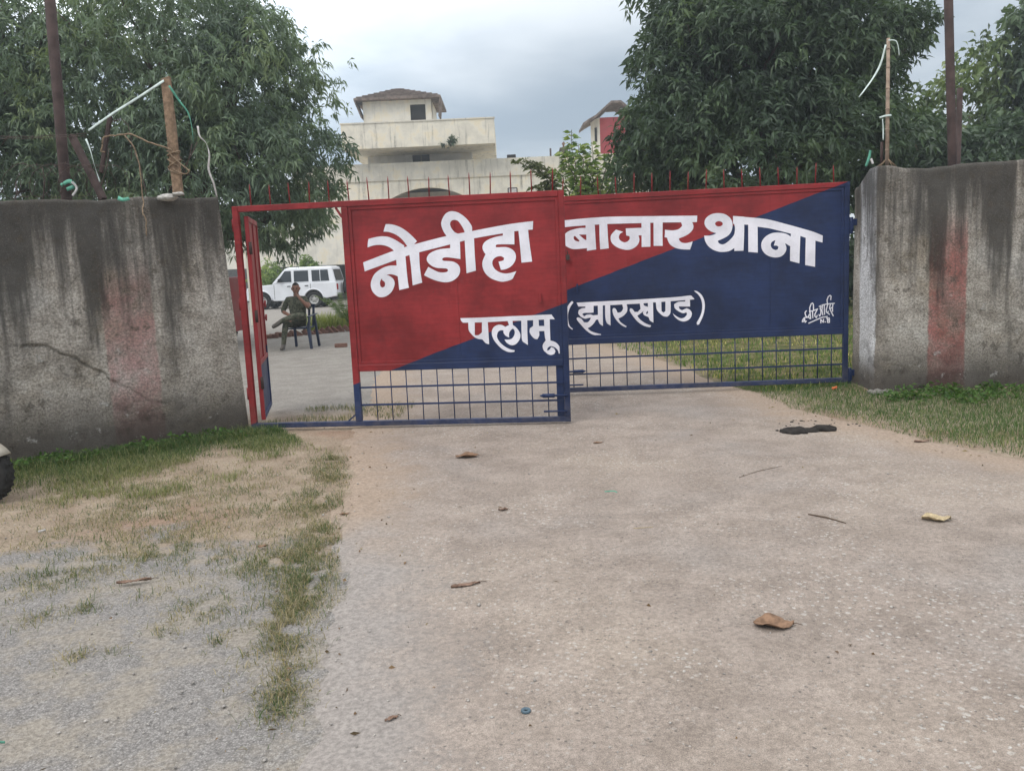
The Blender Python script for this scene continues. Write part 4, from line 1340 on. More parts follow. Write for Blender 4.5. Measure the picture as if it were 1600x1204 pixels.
# upper storey set back under a cantilevered balcony
Yb = 46.9
uw = MB()
xa, xb = at(574, 240, 50.2).x, at(737, 240, 50.2).x
zbal = at(652, 229, Yb).z
ztop = at(652, 190, Yb).z
wx0, wx1 = at(644, 240, 50.2).x, at(671, 240, 50.2).x
wz0, wz1 = zT - 0.9, at(658, 235, 50.2).z
uw.box((xa, 50.2, zT - 1), (wx0, 50.4, zbal))
uw.box((wx1, 50.2, zT - 1), (xb, 50.4, zbal))
uw.box((wx0, 50.2, wz1), (wx1, 50.4, zbal))
uw.box((xa, 50.4, zT - 1), (xa + 0.2, 56, zbal)).box((xb - 0.2, 50.4, zT - 1), (xb, 56, zbal))
part(uw, 'upper_wall', stucco('grey_upper_wall', (0.62, 0.60, 0.56), 0.2))
wn = part(MB().box((wx0, 50.3, wz0), (wx1, 50.33, wz1)), 'window', M['void'])
fr = MB()
for f in (0.0, 0.5, 1.0):
    xx = wx0 + (wx1 - wx0) * f
    fr.box((xx - 0.03, 50.26, wz0), (xx + 0.03, 50.295, wz1))
o = fr.build('window_frame', M['bark'], wn)
o.data.transform(stI)
bl0, bl1 = at(533, 210, Yb).x, at(773, 210, Yb).x
part(MB().box((bl0, Yb, zbal), (bl1, Yb + 0.15, ztop)), 'balcony_parapet', M['cream'])
part(MB().box((bl0, Yb + 0.151, zbal), (bl0 + 0.15, 56, ztop)).box((bl1 - 0.15, Yb + 0.151, zbal), (bl1, 56, ztop)), 'balcony_side', M['parapet'])
part(MB().box((bl0 + 0.151, Yb + 0.152, zbal + 0.01), (bl1 - 0.151, 56, zbal + 0.2)), 'balcony_slab', M['parapet'])
part(MB().box((bl0 - 0.04, Yb - 0.04, ztop + 0.002), (bl1 + 0.04, Yb + 0.19, ztop + 0.07)), 'coping', M['parapet'])
# stair tower
Yt = 49.6
t0, t1 = at(567, 170, Yt).x, at(674, 170, Yt).x
tz0, tz1 = zbal + 0.2, at(620, 151, Yt).z
dx0, dx1 = at(641, 175, Yt).x, at(665, 175, Yt).x
dz1 = at(653, 163, Yt).z
part(MB().box((t0, Yt, tz0), (dx0, Yt + 0.2, tz1)).box((dx1, Yt, tz0), (t1, Yt + 0.2, tz1)).box((dx0, Yt, dz1), (dx1, Yt + 0.2, tz1))
     .box((t0, Yt + 0.2, tz0), (t0 + 0.2, Yt + 3.6, tz1)).box((t1 - 0.2, Yt + 0.2, tz0), (t1, Yt + 3.6, tz1)).box((t0, Yt + 3.6, tz0), (t1, Yt + 3.8, tz1)), 'tower_wall', M['cream_clean'])
part(MB().box((dx0, Yt + 0.1, tz0), (dx1, Yt + 0.13, dz1)), 'tower_door', M['void'])
zev = at(620, 151, Yt - 0.5).z
e0, e1 = at(552, 152, Yt - 0.5).x, at(688, 147, Yt - 0.5).x
ze = tz1 + 0.02
ap = at(620, 136, Yt + 1.5)


def hip(mb, x0, x1, y0, y1, z0, zap, rx0, rx1, ry, th=0.12):
    v = [(x0, y0, z0), (x1, y0, z0), (x1, y1, z0), (x0, y1, z0), (rx0, ry, zap), (rx1, ry, zap)]
    v += [(x0, y0, z0 - th), (x1, y0, z0 - th), (x1, y1, z0 - th), (x0, y1, z0 - th)]
    mb.add(v, [(0, 1, 5, 4), (1, 2, 5), (2, 3, 4, 5), (3, 0, 4), (0, 6, 7, 1), (1, 7, 8, 2), (2, 8, 9, 3), (3, 9, 6, 0), (9, 8, 7, 6)])


rf = MB()
hip(rf, e0, e1, Yt - 0.5, Yt + 4.3, zev, ap.z, ap.x - 0.15, ap.x + 0.15, Yt + 1.9)
roof = part(rf, 'roof', M['roof'])
for k in range(7):            # raised courses of tiles
    f = 0.06 + k * 0.13
    m = MB()
    zz = zev + (ap.z - zev) * f
    xl = e0 + (ap.x - e0) * f
    xr_ = e1 + (ap.x - e1) * f
    yy = Yt - 0.5 + 2.4 * f
    m.bar((xl, yy - 0.01, zz + 0.02), (xr_, yy - 0.01, zz + 0.02), 0.10, 0.05)
    o = m.build('tile_course', M['roof'], roof)
    o.data.transform(stI)
for xe, xw, zl, lean_ in ((e0, t0 - 0.02, at(560, 186, Yt).z, 0.95), (e1, t1 + 0.02, at(683, 183, Yt).z, 0.3)):
    s = 1 if xe > xw else -1
    xb_ = xe + (xw - xe) * lean_
    v = [(xe, Yt - 0.48, zev - 0.125), (xe, Yt + 0.9, zev - 0.125), (xb_ + s * 0.06, Yt + 0.9, zl), (xb_ + s * 0.06, Yt - 0.35, zl)]
    v += [(a - s * 0.08, b, c) for a, b, c in v]
    part(MB().add(v, [(0, 1, 2, 3), (7, 6, 5, 4), (0, 4, 5, 1), (1, 5, 6, 2), (2, 6, 7, 3), (3, 7, 4, 0)]), 'eave_skirt', M['roof'])
# low veranda wing on the left
vz0 = at(470, 416, 46).z
vx0, vx1 = at(250, 400, 46).x, at(556, 400, 46).x
part(MB().box((vx0, 46, vz0), (vx1, 46.3, at(470, 352, 46).z)), 'veranda_fascia', M['cream_clean'])
part(MB().box((vx0, 46.302, vz0 + 0.05), (vx1, 47.9, vz0 + 0.25)), 'veranda_slab', M['parapet'])
part(MB().box((vx0, 50.5, 0), (xv + 1.0, 50.7, vz0 + 0.05)), 'veranda_back_wall', simple('veranda_painted_shade', (0.10, 0.105, 0.105), bump=0))  # shade under the veranda is painted in as a dark wall colour
for px in (404, 545):
    part(MB().box((at(px, 430, 46.05).x - 0.18, 46.05, 0), (at(px, 430, 46.05).x + 0.18, 46.4, vz0 - 0.002)), 'veranda_pillar', M['cream_clean'])
pp = at(860, 232, 48.6)
part(MB().tube([(pp.x, 48.6, zT - 0.9), (pp.x, 48.6, pp.z)], 0.05, 8), 'vent_pipe', M['rust'])
hd = at(799, 243, 48.2)
part(MB().box((hd.x - 0.25, 48.1, zT + 0.002), (hd.x + 0.25, 48.3, zT + 0.2)), 'roof_box', M['void'], bevel=0.03)

# weed rooted in the balcony parapet
pw = at(706, 228, Yb - 0.02)
rt = empty('wall_weed', pw, 0, 'dark straggly weed growing out of the balcony parapet', 'plant')
MB().tube([(0, 0.02, 0), (0.02, -0.1, 0.15), (0.05, -0.08, 0.5)], [0.03, 0.02, 0.01], 5).build('stem', M['bark'], rt)
crown('foliage', rt, [(0.02, -0.1, 0.25, 0.22, 0.12, 0.35), (-0.5, -0.05, 0.1, 0.12, 0.06, 0.1)], 42, 6, 0.14, 0.06, DARK, mat='shrub', shell=0.2)

# red tower
rt = empty('red_tower', (at(950, 260, 52).x, 52, 0.08), 0, 'slim red and cream tower with a tiled roof, half hidden by the dark tree', 'building')
rI = Matrix.Translation(-Vector(rt.location))
a0, a1, a2 = at(925, 230, 52.4).x, at(938, 230, 52).x, at(964, 230, 52).x
zt_ = at(938, 184, 52).z


def rpart(mb, name, mat):
    o = mb.build(name, mat, rt)
    o.data.transform(rI)
    return o


# cream side face receding from the corner, red front
cw = MB()
cw.add([(a1, 52, 0.08), (a1, 52, zt_), (a0, 52.9, zt_), (a0, 52.9, 0.08), (a1 + 0.3, 53, 0.08), (a1 + 0.3, 53, zt_), (a0 + 0.3, 53.9, zt_), (a0 + 0.3, 53.9, 0.08)], [(0, 3, 2, 1), (4, 5, 6, 7), (0, 1, 5, 4), (2, 3, 7, 6), (1, 2, 6, 5), (0, 4, 7, 3)])
rpart(cw, 'side_wall', M['cream_clean'])
rpart(MB().box((a1 + 0.004, 51.98, 0.08), (at(990, 230, 52).x, 52.3, zt_)), 'front_wall', M['redwall'])
q0 = at(931, 213, 52.35)
rpart(MB().box((q0.x - 0.07, 52.28, q0.z - 0.35), (q0.x + 0.07, 52.40, q0.z + 0.5)), 'slit_window', M['void'])
tp = at(958, 164, 53)
ed = at(909, 196, 52.5)
m = MB()
xr_ = tp.x * 2 - ed.x
pf = [(ed.x, ed.z), (ed.x + 0.35, ed.z + 0.22), (a1 - 0.25, zt_ + 0.12), (a1 + 0.2, zt_ + 0.5), (tp.x - 0.3, tp.z)]
pf2 = [(xr_ - (x - ed.x), z) for x, z in pf[::-1]]
m.prism(pf + pf2 + [(x, z - 0.14) for x, z in (pf + pf2)[::-1]], 51.6, 54.6)
rpart(m, 'roof', M['roof'])

# ------------------------------------------------------------------ people
def skin_mesh(nodes, edges, root, sub=2):
    me = bpy.data.meshes.new('tmp')
    keys = list(nodes)
    me.from_pydata([nodes[k][0] for k in keys], [(keys.index(a), keys.index(b)) for a, b in edges], [])
    o = bpy.data.objects.new('tmp', me)
    COL.objects.link(o)
    md = o.modifiers.new('s', 'SKIN')
    for k, sv in zip(keys, me.skin_vertices[0].data):
        r = nodes[k][1]
        sv.radius = r if isinstance(r, tuple) else (r, r)
        sv.use_root = (k == root)
    md.use_smooth_shade = True
    s2 = o.modifiers.new('d', 'SUBSURF')
    s2.levels = s2.render_levels = sub
    dg = bpy.context.evaluated_depsgraph_get()
    res = bpy.data.meshes.new_from_object(o.evaluated_get(dg))
    bpy.data.objects.remove(o)
    return res


def person(name, label, loc, rz, nodes, edges, mats, zone, head, face_dir=0.0, group=None):
    root = empty(name, loc, rz, label, 'person', group)
    me = skin_mesh(nodes, edges, 'pelvis')
    bm = bmesh.new()
    bm.from_mesh(me)
    # head: an egg with brow, nose, lips, chin and ears
    hb = bmesh.new()
    bmesh.ops.create_uvsphere(hb, u_segments=28, v_segments=20, radius=1.0)
    for v in hb.verts:
        x, y, z = v.co
        f = max(0, -y)
        w_ = 1.0 - 0.20 * max(0, -z) ** 1.2
        X, Y_, Z = x * 0.077 * w_, y * 0.097, z * 0.122
        if z < -0.2:
            Y_ -= 0.012 * f
        if f > 0.3:
            Y_ -= 0.030 * math.exp(-((x / 0.17) ** 2 + ((z + 0.10) / 0.20) ** 2)) * f    # nose
            Y_ -= 0.008 * math.exp(-((z - 0.22) / 0.08) ** 2) * math.exp(-(x / 0.6) ** 2)
            Y_ += 0.013 * (math.exp(-(((abs(x) - 0.38) / 0.17) ** 2 + ((z - 0.05) / 0.10) ** 2)))
            Y_ -= 0.010 * math.exp(-((x / 0.32) ** 2 + ((z + 0.45) / 0.09) ** 2))
            Y_ -= 0.010 * math.exp(-((x / 0.35) ** 2 + ((z + 0.80) / 0.14) ** 2))
        if abs(x) > 0.8 and abs(z) < 0.3 and abs(y) < 0.4:
            X += 0.016 * (1 if x > 0 else -1)
        v.co = (X, Y_, Z)
    Rm = Matrix.Translation(Vector(head[0])) @ Matrix.Rotation(head[1], 4, 'Z') @ Matrix.Rotation(head[2], 4, 'X')
    for v in hb.verts:
        v.co = Rm @ v.co
    hm = bpy.data.meshes.new('h')
    hb.to_mesh(hm)
    hb.free()
    nb = len(bm.faces)
    bm.from_mesh(hm)
    bm.faces.ensure_lookup_table()
    for i, f in enumerate(bm.faces):
        f.smooth = True
        f.material_index = 0 if i >= nb else zone(f.calc_center_median())
    me2 = bpy.data.meshes.new('body')
    bm.to_mesh(me2)
    bm.free()
    body = link_mesh('body', me2, mats, root)
    # hair cap
    hb = bmesh.new()
    bmesh.ops.create_uvsphere(hb, u_segments=24, v_segments=14, radius=1.0)
    bmesh.ops.delete(hb, geom=[v for v in hb.verts if v.co.z < 0.42 - 0.75 * max(0, v.co.y) + 0.25 * max(0, -v.co.y)], context='VERTS')
    for v in hb.verts:
        v.co = Rm @ Vector((v.co.x * 0.081, v.co.y * 0.102, v.co.z * 0.128))
    hm2 = bpy.data.meshes.new('hair')
    hb.to_mesh(hm2)
    hb.free()
    hair = link_mesh('hair', hm2, M['hair'], root)
    sd_ = hair.modifiers.new('t', 'SOLIDIFY')
    sd_.thickness = 0.008
    e = MB()
    for s in (-1, 1):
        e.lathe([(0.0001, -0.006), (0.009, -0.002), (0.011, 0.002), (0.0001, 0.007)], 10, 'y', (0.03 * s, -0.088, 0.008))
        e.bar((0.012 * s, -0.099, 0.028), (0.046 * s, -0.092, 0.028), 0.006, 0.007)
    e.bar((-0.022, -0.104, -0.040), (0.022, -0.104, -0.040), 0.008, 0.010)
    eo = e.build('face_detail', M['hair'], root)
    eo.data.transform(Rm)
    return root


def hand(nodes, edges, name, wrist, palm_dir, side, curl, s=1.0):
    """palm and five unequal fingers grown off a wrist node"""
    w_ = Vector(nodes[wrist][0])
    d = Vector(palm_dir).normalized()
    sd_ = Vector(side).normalized()
    nrm = d.cross(sd_).normalized()
    p = w_ + d * 0.06 * s
    nodes[name + 'p'] = (tuple(p), (0.034 * s, 0.019 * s))
    edges.append((wrist, name + 'p'))
    for i, (off, ln) in enumerate(((-0.030, 0.058), (-0.010, 0.072), (0.010, 0.068), (0.029, 0.052))):
        b = p + sd_ * off * s + d * 0.035 * s
        t1 = b + (d * cos(curl) + nrm * sin(curl)) * ln * 0.55 * s
        t2 = t1 + (d * cos(curl * 2) + nrm * sin(curl * 2)) * ln * 0.5 * s
        nodes[name + 'a%d' % i] = (tuple(b), 0.0105 * s)
        nodes[name + 'b%d' % i] = (tuple(t1), 0.009 * s)
        nodes[name + 'c%d' % i] = (tuple(t2), 0.0075 * s)
        edges += [(name + 'p', name + 'a%d' % i), (name + 'a%d' % i, name + 'b%d' % i), (name + 'b%d' % i, name + 'c%d' % i)]
    b = w_ + d * 0.03 * s - sd_ * 0.035 * s
    t = b + (d * 0.7 - sd_ * 0.5 + nrm * 0.4).normalized() * 0.05 * s
    nodes[name + 't'] = (tuple(b), 0.011 * s)
    nodes[name + 'u'] = (tuple(t), 0.009 * s)
    edges += [(wrist, name + 't'), (name + 't', name + 'u')]


sg = og(462, 546)
N = {'pelvis': ((0, 0.05, 0.51), (0.155, 0.125)), 'spine': ((0, 0.10, 0.70), (0.150, 0.115)), 'chest': ((0.0, 0.09, 0.90), (0.165, 0.115)),
     'neck0': ((0.01, 0.06, 1.045), (0.075, 0.07)), 'neck': ((0.015, 0.035, 1.10), (0.052, 0.055)), 'jaw': ((0.02, 0.01, 1.15), (0.05, 0.055)),
     'shl': ((-0.175, 0.085, 0.995), 0.072), 'ell': ((-0.285, 0.05, 0.76), 0.050), 'wrl': ((-0.16, -0.15, 0.705), 0.031),
     'shr': ((0.175, 0.085, 0.995), 0.072), 'elr': ((0.285, -0.13, 0.80), 0.049), 'wrr': ((0.10, -0.185, 1.035), 0.030),
     'hpl': ((-0.10, 0.0, 0.51), 0.095), 'kl': ((-0.17, -0.42, 0.525), 0.070), 'cl': ((-0.215, -0.41, 0.33), 0.060), 'al': ((-0.255, -0.40, 0.10), 0.045), 'tl0': ((-0.26, -0.46, 0.055), (0.045, 0.045)), 'tl': ((-0.27, -0.60, 0.045), (0.045, 0.032)),
     'hpr': ((0.10, 0.0, 0.52), 0.10), 'kr': ((0.17, -0.38, 0.69), 0.075), 'cr': ((-0.04, -0.48, 0.665), 0.065), 'ar': ((-0.235, -0.49, 0.60), 0.048), 'tr0': ((-0.29, -0.51, 0.555), (0.05, 0.05)), 'tr': ((-0.43, -0.54, 0.475), (0.05, 0.04))}
Ed = [('pelvis', 'spine'), ('spine', 'chest'), ('chest', 'neck0'), ('neck0', 'neck'), ('neck', 'jaw'), ('chest', 'shl'), ('shl', 'ell'), ('ell', 'wrl'), ('chest', 'shr'), ('shr', 'elr'), ('elr', 'wrr'),
      ('pelvis', 'hpl'), ('hpl', 'kl'), ('kl', 'cl'), ('cl', 'al'), ('al', 'tl0'), ('tl0', 'tl'), ('pelvis', 'hpr'), ('hpr', 'kr'), ('kr', 'cr'), ('cr', 'ar'), ('ar', 'tr0'), ('tr0', 'tr')]
hand(N, Ed, 'hl', 'wrl', (0.8, -0.4, -0.2), (0.3, 0.7, 0.3), 0.5)
hand(N, Ed, 'hr', 'wrr', (-0.65, 0.3, 0.75), (0.2, -0.9, 0.4), 0.5)


def zone_sit(c):
    segs = [('ell', 'wrl', 0.25), ('elr', 'wrr', 0.12)]
    for a, b, t0 in segs:
        A, B = Vector(N[a][0]), Vector(N[b][0])
        t = (c - A).dot(B - A) / (B - A).length_squared
        if t > t0 and ((c - A) - (B - A) * t).length < 0.11 and t < 2.2:
            return 0
    if c.z > 1.055:
        return 0
    if (c - Vector(N['tl0'][0])).length < 0.19 and c.z < 0.13:
        return 2
    if (c - Vector(N['tr0'][0])).length < 0.21 and c.x < -0.26:
        return 2
    return 1


pr_ = person('person', 'seated man in camouflage with crossed legs and a hand to his mouth', (sg.x, sg.y + 0.32, gz(sg.x, sg.y + 0.3)), rad(6), N, Ed, [M['skin'], M['camo'], M['shoe']], zone_sit, ((0.02, -0.01, 1.215), rad(0), rad(6)))

# plastic armchair under him
ch = empty('plastic_chair', (sg.x + 0.05, sg.y + 0.33, gz(sg.x, sg.y + 0.3)), rad(-6), 'dark blue plastic armchair under the seated man', 'chair')
MB().box((-0.23, -0.22, 0.40), (0.23, 0.25, 0.425)).build('seat', M['bluechair'], ch, bevel=0.012, seg=2)
bk = MB()
for k in range(5):
    x = -0.2 + k * 0.1
    bk.bar((x, 0.262, 0.425), (x, 0.36, 0.84), 0.055, 0.015)
bk.bar((-0.235, 0.365, 0.85), (0.235, 0.365, 0.85), 0.02, 0.06)
bk.build('backrest', M['bluechair'], ch, bevel=0.004)
for s in (-1, 1):
    a = MB()
    a.bar((s * 0.27, -0.2, 0.64), (s * 0.26, 0.33, 0.68), 0.06, 0.022)
    a.build('armrest', M['bluechair'], ch, bevel=0.006)
    l = MB()
    l.add([(s * 0.22, -0.24, 0.44), (s * 0.30, -0.24, 0.63), (s * 0.30, -0.16, 0.63), (s * 0.22, -0.12, 0.42), (s * 0.30, -0.30, 0.0), (s * 0.345, -0.30, 0.0), (s * 0.345, -0.24, 0.0), (s * 0.30, -0.24, 0.0),
           (s * 0.24, -0.25, 0.40), (s * 0.30, -0.25, 0.40), (s * 0.30, -0.17, 0.40), (s * 0.24, -0.15, 0.40)], [(4, 5, 6, 7), (8, 9, 5, 4), (9, 10, 6, 5), (10, 11, 7, 6), (11, 8, 4, 7), (0, 1, 9, 8), (1, 2, 10, 9), (2, 3, 11, 10), (3, 0, 8, 11), (0, 3, 2, 1)])
    l.build('leg', M['bluechair'], ch)
    l = MB()
    l.bar((s * 0.24, 0.24, 0.66), (s * 0.27, 0.36, 0.0), 0.05, 0.06)
    l.build('leg', M['bluechair'], ch, bevel=0.008)

ch.scale = (0.92, 1, 1)

# guard on the roof
rp = at(881, 243, 49.3)
N2 = {'pelvis': ((0, 0, 0.93), (0.15, 0.11)), 'spine': ((0, 0, 1.12), (0.14, 0.10)), 'chest': ((0, 0, 1.32), (0.17, 0.115)), 'neck0': ((0, 0, 1.47), (0.075, 0.065)), 'neck': ((0, -0.005, 1.53), 0.05), 'jaw': ((0, -0.01, 1.58), 0.05),
      'shl': ((-0.185, 0, 1.42), 0.07), 'ell': ((-0.245, 0.03, 1.14), 0.05), 'wrl': ((-0.22, -0.06, 0.90), 0.033), 'shr': ((0.185, 0, 1.42), 0.07), 'elr': ((0.245, 0.03, 1.14), 0.05), 'wrr': ((0.22, -0.06, 0.90), 0.033),
      'hpl': ((-0.1, 0, 0.88), 0.095), 'kl': ((-0.11, -0.01, 0.48), 0.065), 'al': ((-0.12, 0.02, 0.09), 0.045), 'tl': ((-0.13, -0.15, 0.04), 0.04),
      'hpr': ((0.1, 0, 0.88), 0.095), 'kr': ((0.11, -0.01, 0.48), 0.065), 'ar': ((0.12, 0.02, 0.09), 0.045), 'tr': ((0.13, -0.15, 0.04), 0.04)}
E2 = [('pelvis', 'spine'), ('spine', 'chest'), ('chest', 'neck0'), ('neck0', 'neck'), ('neck', 'jaw'), ('chest', 'shl'), ('shl', 'ell'), ('ell', 'wrl'), ('chest', 'shr'), ('shr', 'elr'), ('elr', 'wrr'),
      ('pelvis', 'hpl'), ('hpl', 'kl'), ('kl', 'al'), ('al', 'tl'), ('pelvis', 'hpr'), ('hpr', 'kr'), ('kr', 'ar'), ('ar', 'tr')]
hand(N2, E2, 'hl', 'wrl', (0, -0.1, -1), (0, 1, 0), 0.3)
hand(N2, E2, 'hr', 'wrr', (0, -0.1, -1), (0, -1, 0), 0.3)
person('person', 'standing man in khaki on the roof behind the parapet, small against the sky', (rp.x, 49.3, zT - 0.85), 0, N2, E2, [M['skin'], M['khaki'], M['shoe']],
       lambda c: 0 if (c.z > 1.5 or (abs(c.x) > 0.15 and c.z < 0.98 and c.z > 0.6 and abs(c.x) > 0.19)) else (2 if c.z < 0.1 else 1), ((0, -0.02, 1.66), 0, 0))

# ------------------------------------------------------------------ the white jeep-like car
def wheel(parent, x, y, r, wd, name='wheel', rimmat=None, n=26):
    wr = bpy.data.objects.new(name, None)
    COL.objects.link(wr)
    wr.parent = parent
    wr.location = (x, y, r)
    t = MB()
    t.lathe([(r * 0.60, -wd * 0.5), (r * 0.86, -wd * 0.55), (r * 0.96, -wd * 0.48), (r, -wd * 0.3), (r, wd * 0.3), (r * 0.96, wd * 0.48), (r * 0.86, wd * 0.55), (r * 0.60, wd * 0.5)], n, 'y', closed=True)
    for k in range(n):
        a = 2 * pi * k / n
        for s in (-1, 1):
            t.bar((r * cos(a), s * wd * 0.08, r * sin(a)), (r * cos(a + 0.05), s * wd * 0.42, r * sin(a + 0.05)), 0.012 * r / 0.35, 0.03 * r / 0.35)
    t.build('tyre', M['rubber'], wr, recalc=True)
    m = MB()
    m.lathe([(0.0001, -wd * 0.30), (r * 0.2, -wd * 0.34), (r * 0.24, -wd * 0.20), (r * 0.46, -wd * 0.16), (r * 0.52, -wd * 0.40), (r * 0.605, -wd * 0.46), (r * 0.605, wd * 0.46), (r * 0.5, wd * 0.3), (0.0001, wd * 0.28)], n, 'y')
    m.build('rim', rimmat or M['rim'], wr)
    h = MB()
    for k in range(6):
        a = 2 * pi * k / 6
        h.lathe([(0.0001, -wd * 0.24), (r * 0.05, -wd * 0.235), (r * 0.05, -wd * 0.1)], 8, 'y', (r * 0.36 * cos(a), 0, r * 0.36 * sin(a)))
    h.build('rim_hole', M['blackplastic'], wr)
    return wr


cp = at(421, 481, 39.3)
car = empty('parked_car', (cp.x, 39.3, gz(cp.x, 39.3)), rad(-4), 'white boxy four wheel drive car parked behind the seated man', 'car')
# local: x=0 front axle, rear axle at 2.42, +x rear; y<0 is the side facing the camera
Lf, Lr, Wc = -0.72, 3.50, 0.84


def archpts(cx, r, z0, n=9, rev=False):
    p = [(cx + r * cos(a), z0 + (r * sin(a))) for a in np.linspace(pi, 0, n)]
    return p


lower = [(Lf, 0.42), (Lf - 0.02, 0.72), (Lf + 0.03, 0.98), (Lf + 0.25, 1.06), (0.62, 1.12), (Lr - 0.03, 1.14), (Lr, 1.05), (Lr + 0.02, 0.50), (3.05, 0.42)]
lower += [(2.42 + 0.46 * cos(a), 0.40 + 0.44 * sin(a)) for a in np.linspace(0.05, pi - 0.05, 9)]
lower += [(1.9, 0.36), (0.55, 0.36)]
lower += [(0.46 * cos(a), 0.40 + 0.44 * sin(a)) for a in np.linspace(0.05, pi - 0.05, 9)]
lower += [(-0.5, 0.42)]
MB().prism(lower, -Wc, Wc).build('body', M['carwhite'], car, bevel=0.035, seg=2)
MB().box((-0.4, -Wc + 0.12, 0.38), (3.2, Wc - 0.12, 0.8)).build('underbody', M['blackplastic'], car)
# greenhouse leaning in towards the roof
def cabin(z, inset, x0, x1):
    return [(x0, -Wc + inset, z), (x1, -Wc + inset, z), (x1, Wc - inset, z), (x0, Wc - inset, z)]


c = cabin(1.13, 0.03, 0.48, Lr - 0.04) + cabin(1.80, 0.12, 1.10, Lr - 0.20) + cabin(1.86, 0.22, 1.28, Lr - 0.34)
cb = MB().add(c, [(0, 1, 5, 4), (1, 2, 6, 5), (2, 3, 7, 6), (3, 0, 4, 7), (4, 5, 9, 8), (5, 6, 10, 9), (6, 7, 11, 10), (7, 4, 8, 11), (8, 9, 10, 11), (3, 2, 1, 0)])
cb.build('cabin', M['carwhite'], car, bevel=0.04, seg=2)


def side_quad(x0t, x1t, x0b, x1b, zb=1.20, zt=1.70, s=-1, out=0.012):
    v = []
    for x, z in ((x0b, zb), (x1b, zb), (x1t, zt), (x0t, zt)):
        ins = 0.03 + (z - 1.13) / 0.67 * 0.09
        v.append((x, s * (Wc - ins + out), z))
    v += [(a, b - s * 0.04, c_) for a, b, c_ in v]
    return MB().add(v, [(0, 1, 2, 3), (7, 6, 5, 4), (0, 4, 5, 1), (1, 5, 6, 2), (2, 6, 7, 3), (3, 7, 4, 0)])


for s in (-1, 1):
    for a in ((1.12, 1.40, 0.72, 1.42), (1.54, 2.20, 1.54, 2.22), (2.36, 3.12, 2.38, 3.18)):
        side_quad(*a, s=s).build('side_window', M['glass'], car)
    side_quad(2.74, 2.765, 2.755, 2.78, s=s, out=0.016).build('window_bar', M['carwhite'], car)
    for xx in (0.60, 1.48, 2.30):
        m = MB()
        m.box((xx - 0.008, s * Wc, 0.45), (xx + 0.008, s * (Wc + 0.004), 1.10))
        m.build('door_seam', M['blackplastic'], car)
    for xx in (1.30, 2.12):
        MB().box((xx - 0.08, s * (Wc + 0.002), 0.99), (xx + 0.08, s * (Wc + 0.03), 1.03)).build('door_handle', M['blackplastic'], car, bevel=0.008)
    MB().box((-0.62, s * (Wc + 0.003), 0.52), (3.40, s * (Wc + 0.018), 0.56)).build('side_moulding', M['carwhite'], car) if False else None
    for cx in (0, 2.42):
        pts = [(cx + 0.47 * cos(a), s * (Wc + 0.015), 0.40 + 0.45 * sin(a)) for a in np.linspace(0.0, pi, 14)]
        MB().tube(pts, 0.035, 6).build('wheel_arch', M['carwhite'], car)
    m = MB()
    m.box((0.85, s * (Wc + 0.02), 1.20), (0.95, s * (Wc + 0.18), 1.36))
    m.build('wing_mirror', M['blackplastic'], car, bevel=0.02)
    MB().box((Lr - 0.005, s * 0.60, 0.78), (Lr + 0.03, s * 0.80, 1.05)).build('tail_light', M['lampred'], car, bevel=0.01)
    MB().box((Lf - 0.03, s * 0.45, 0.75), (Lf + 0.02, s * 0.72, 0.92)).build('headlight', M['rim'], car, bevel=0.02)
rear = [(Lr - 0.035, -0.66, 1.20), (Lr - 0.035, 0.66, 1.20), (Lr - 0.165, 0.58, 1.70), (Lr - 0.165, -0.58, 1.70)]
MB().add(rear + [(x - 0.05, y, z) for x, y, z in rear], [(0, 1, 2, 3), (7, 6, 5, 4), (0, 4, 5, 1), (1, 5, 6, 2), (2, 6, 7, 3), (3, 7, 4, 0)]).build('rear_window', M['glass'], car)
frw = [(0.52, -0.68, 1.20), (0.52, 0.68, 1.20), (0.98, 0.60, 1.72), (0.98, -0.60, 1.72)]
MB().add([(x - 0.01, y, z + 0.012) for x, y, z in frw] + [(x + 0.05, y, z) for x, y, z in frw], [(0, 1, 2, 3), (7, 6, 5, 4), (0, 4, 5, 1), (1, 5, 6, 2), (2, 6, 7, 3), (3, 7, 4, 0)]).build('windscreen', M['glass'], car)
MB().box((Lr + 0.0, -0.82, 0.42), (Lr + 0.12, 0.82, 0.58)).build('bumper', M['blackplastic'], car, bevel=0.03)
MB().box((Lf - 0.14, -0.82, 0.42), (Lf - 0.0, 0.82, 0.62)).build('bumper', M['blackplastic'], car, bevel=0.03)
MB().box((-0.45, -Wc - 0.012, 0.93), (-0.25, -Wc - 0.002, 0.97)).build('badge', M['rim'], car)
for x in (0, 2.42):
    for y in (-Wc + 0.10, Wc - 0.10):
        wheel(car, x, y, 0.37, 0.22)
sw = wheel(car, Lr + 0.22, 0.15, 0.35, 0.20, 'spare_wheel')
sw.location.z = 0.86
sw.rotation_euler = (0, 0, rad(90))

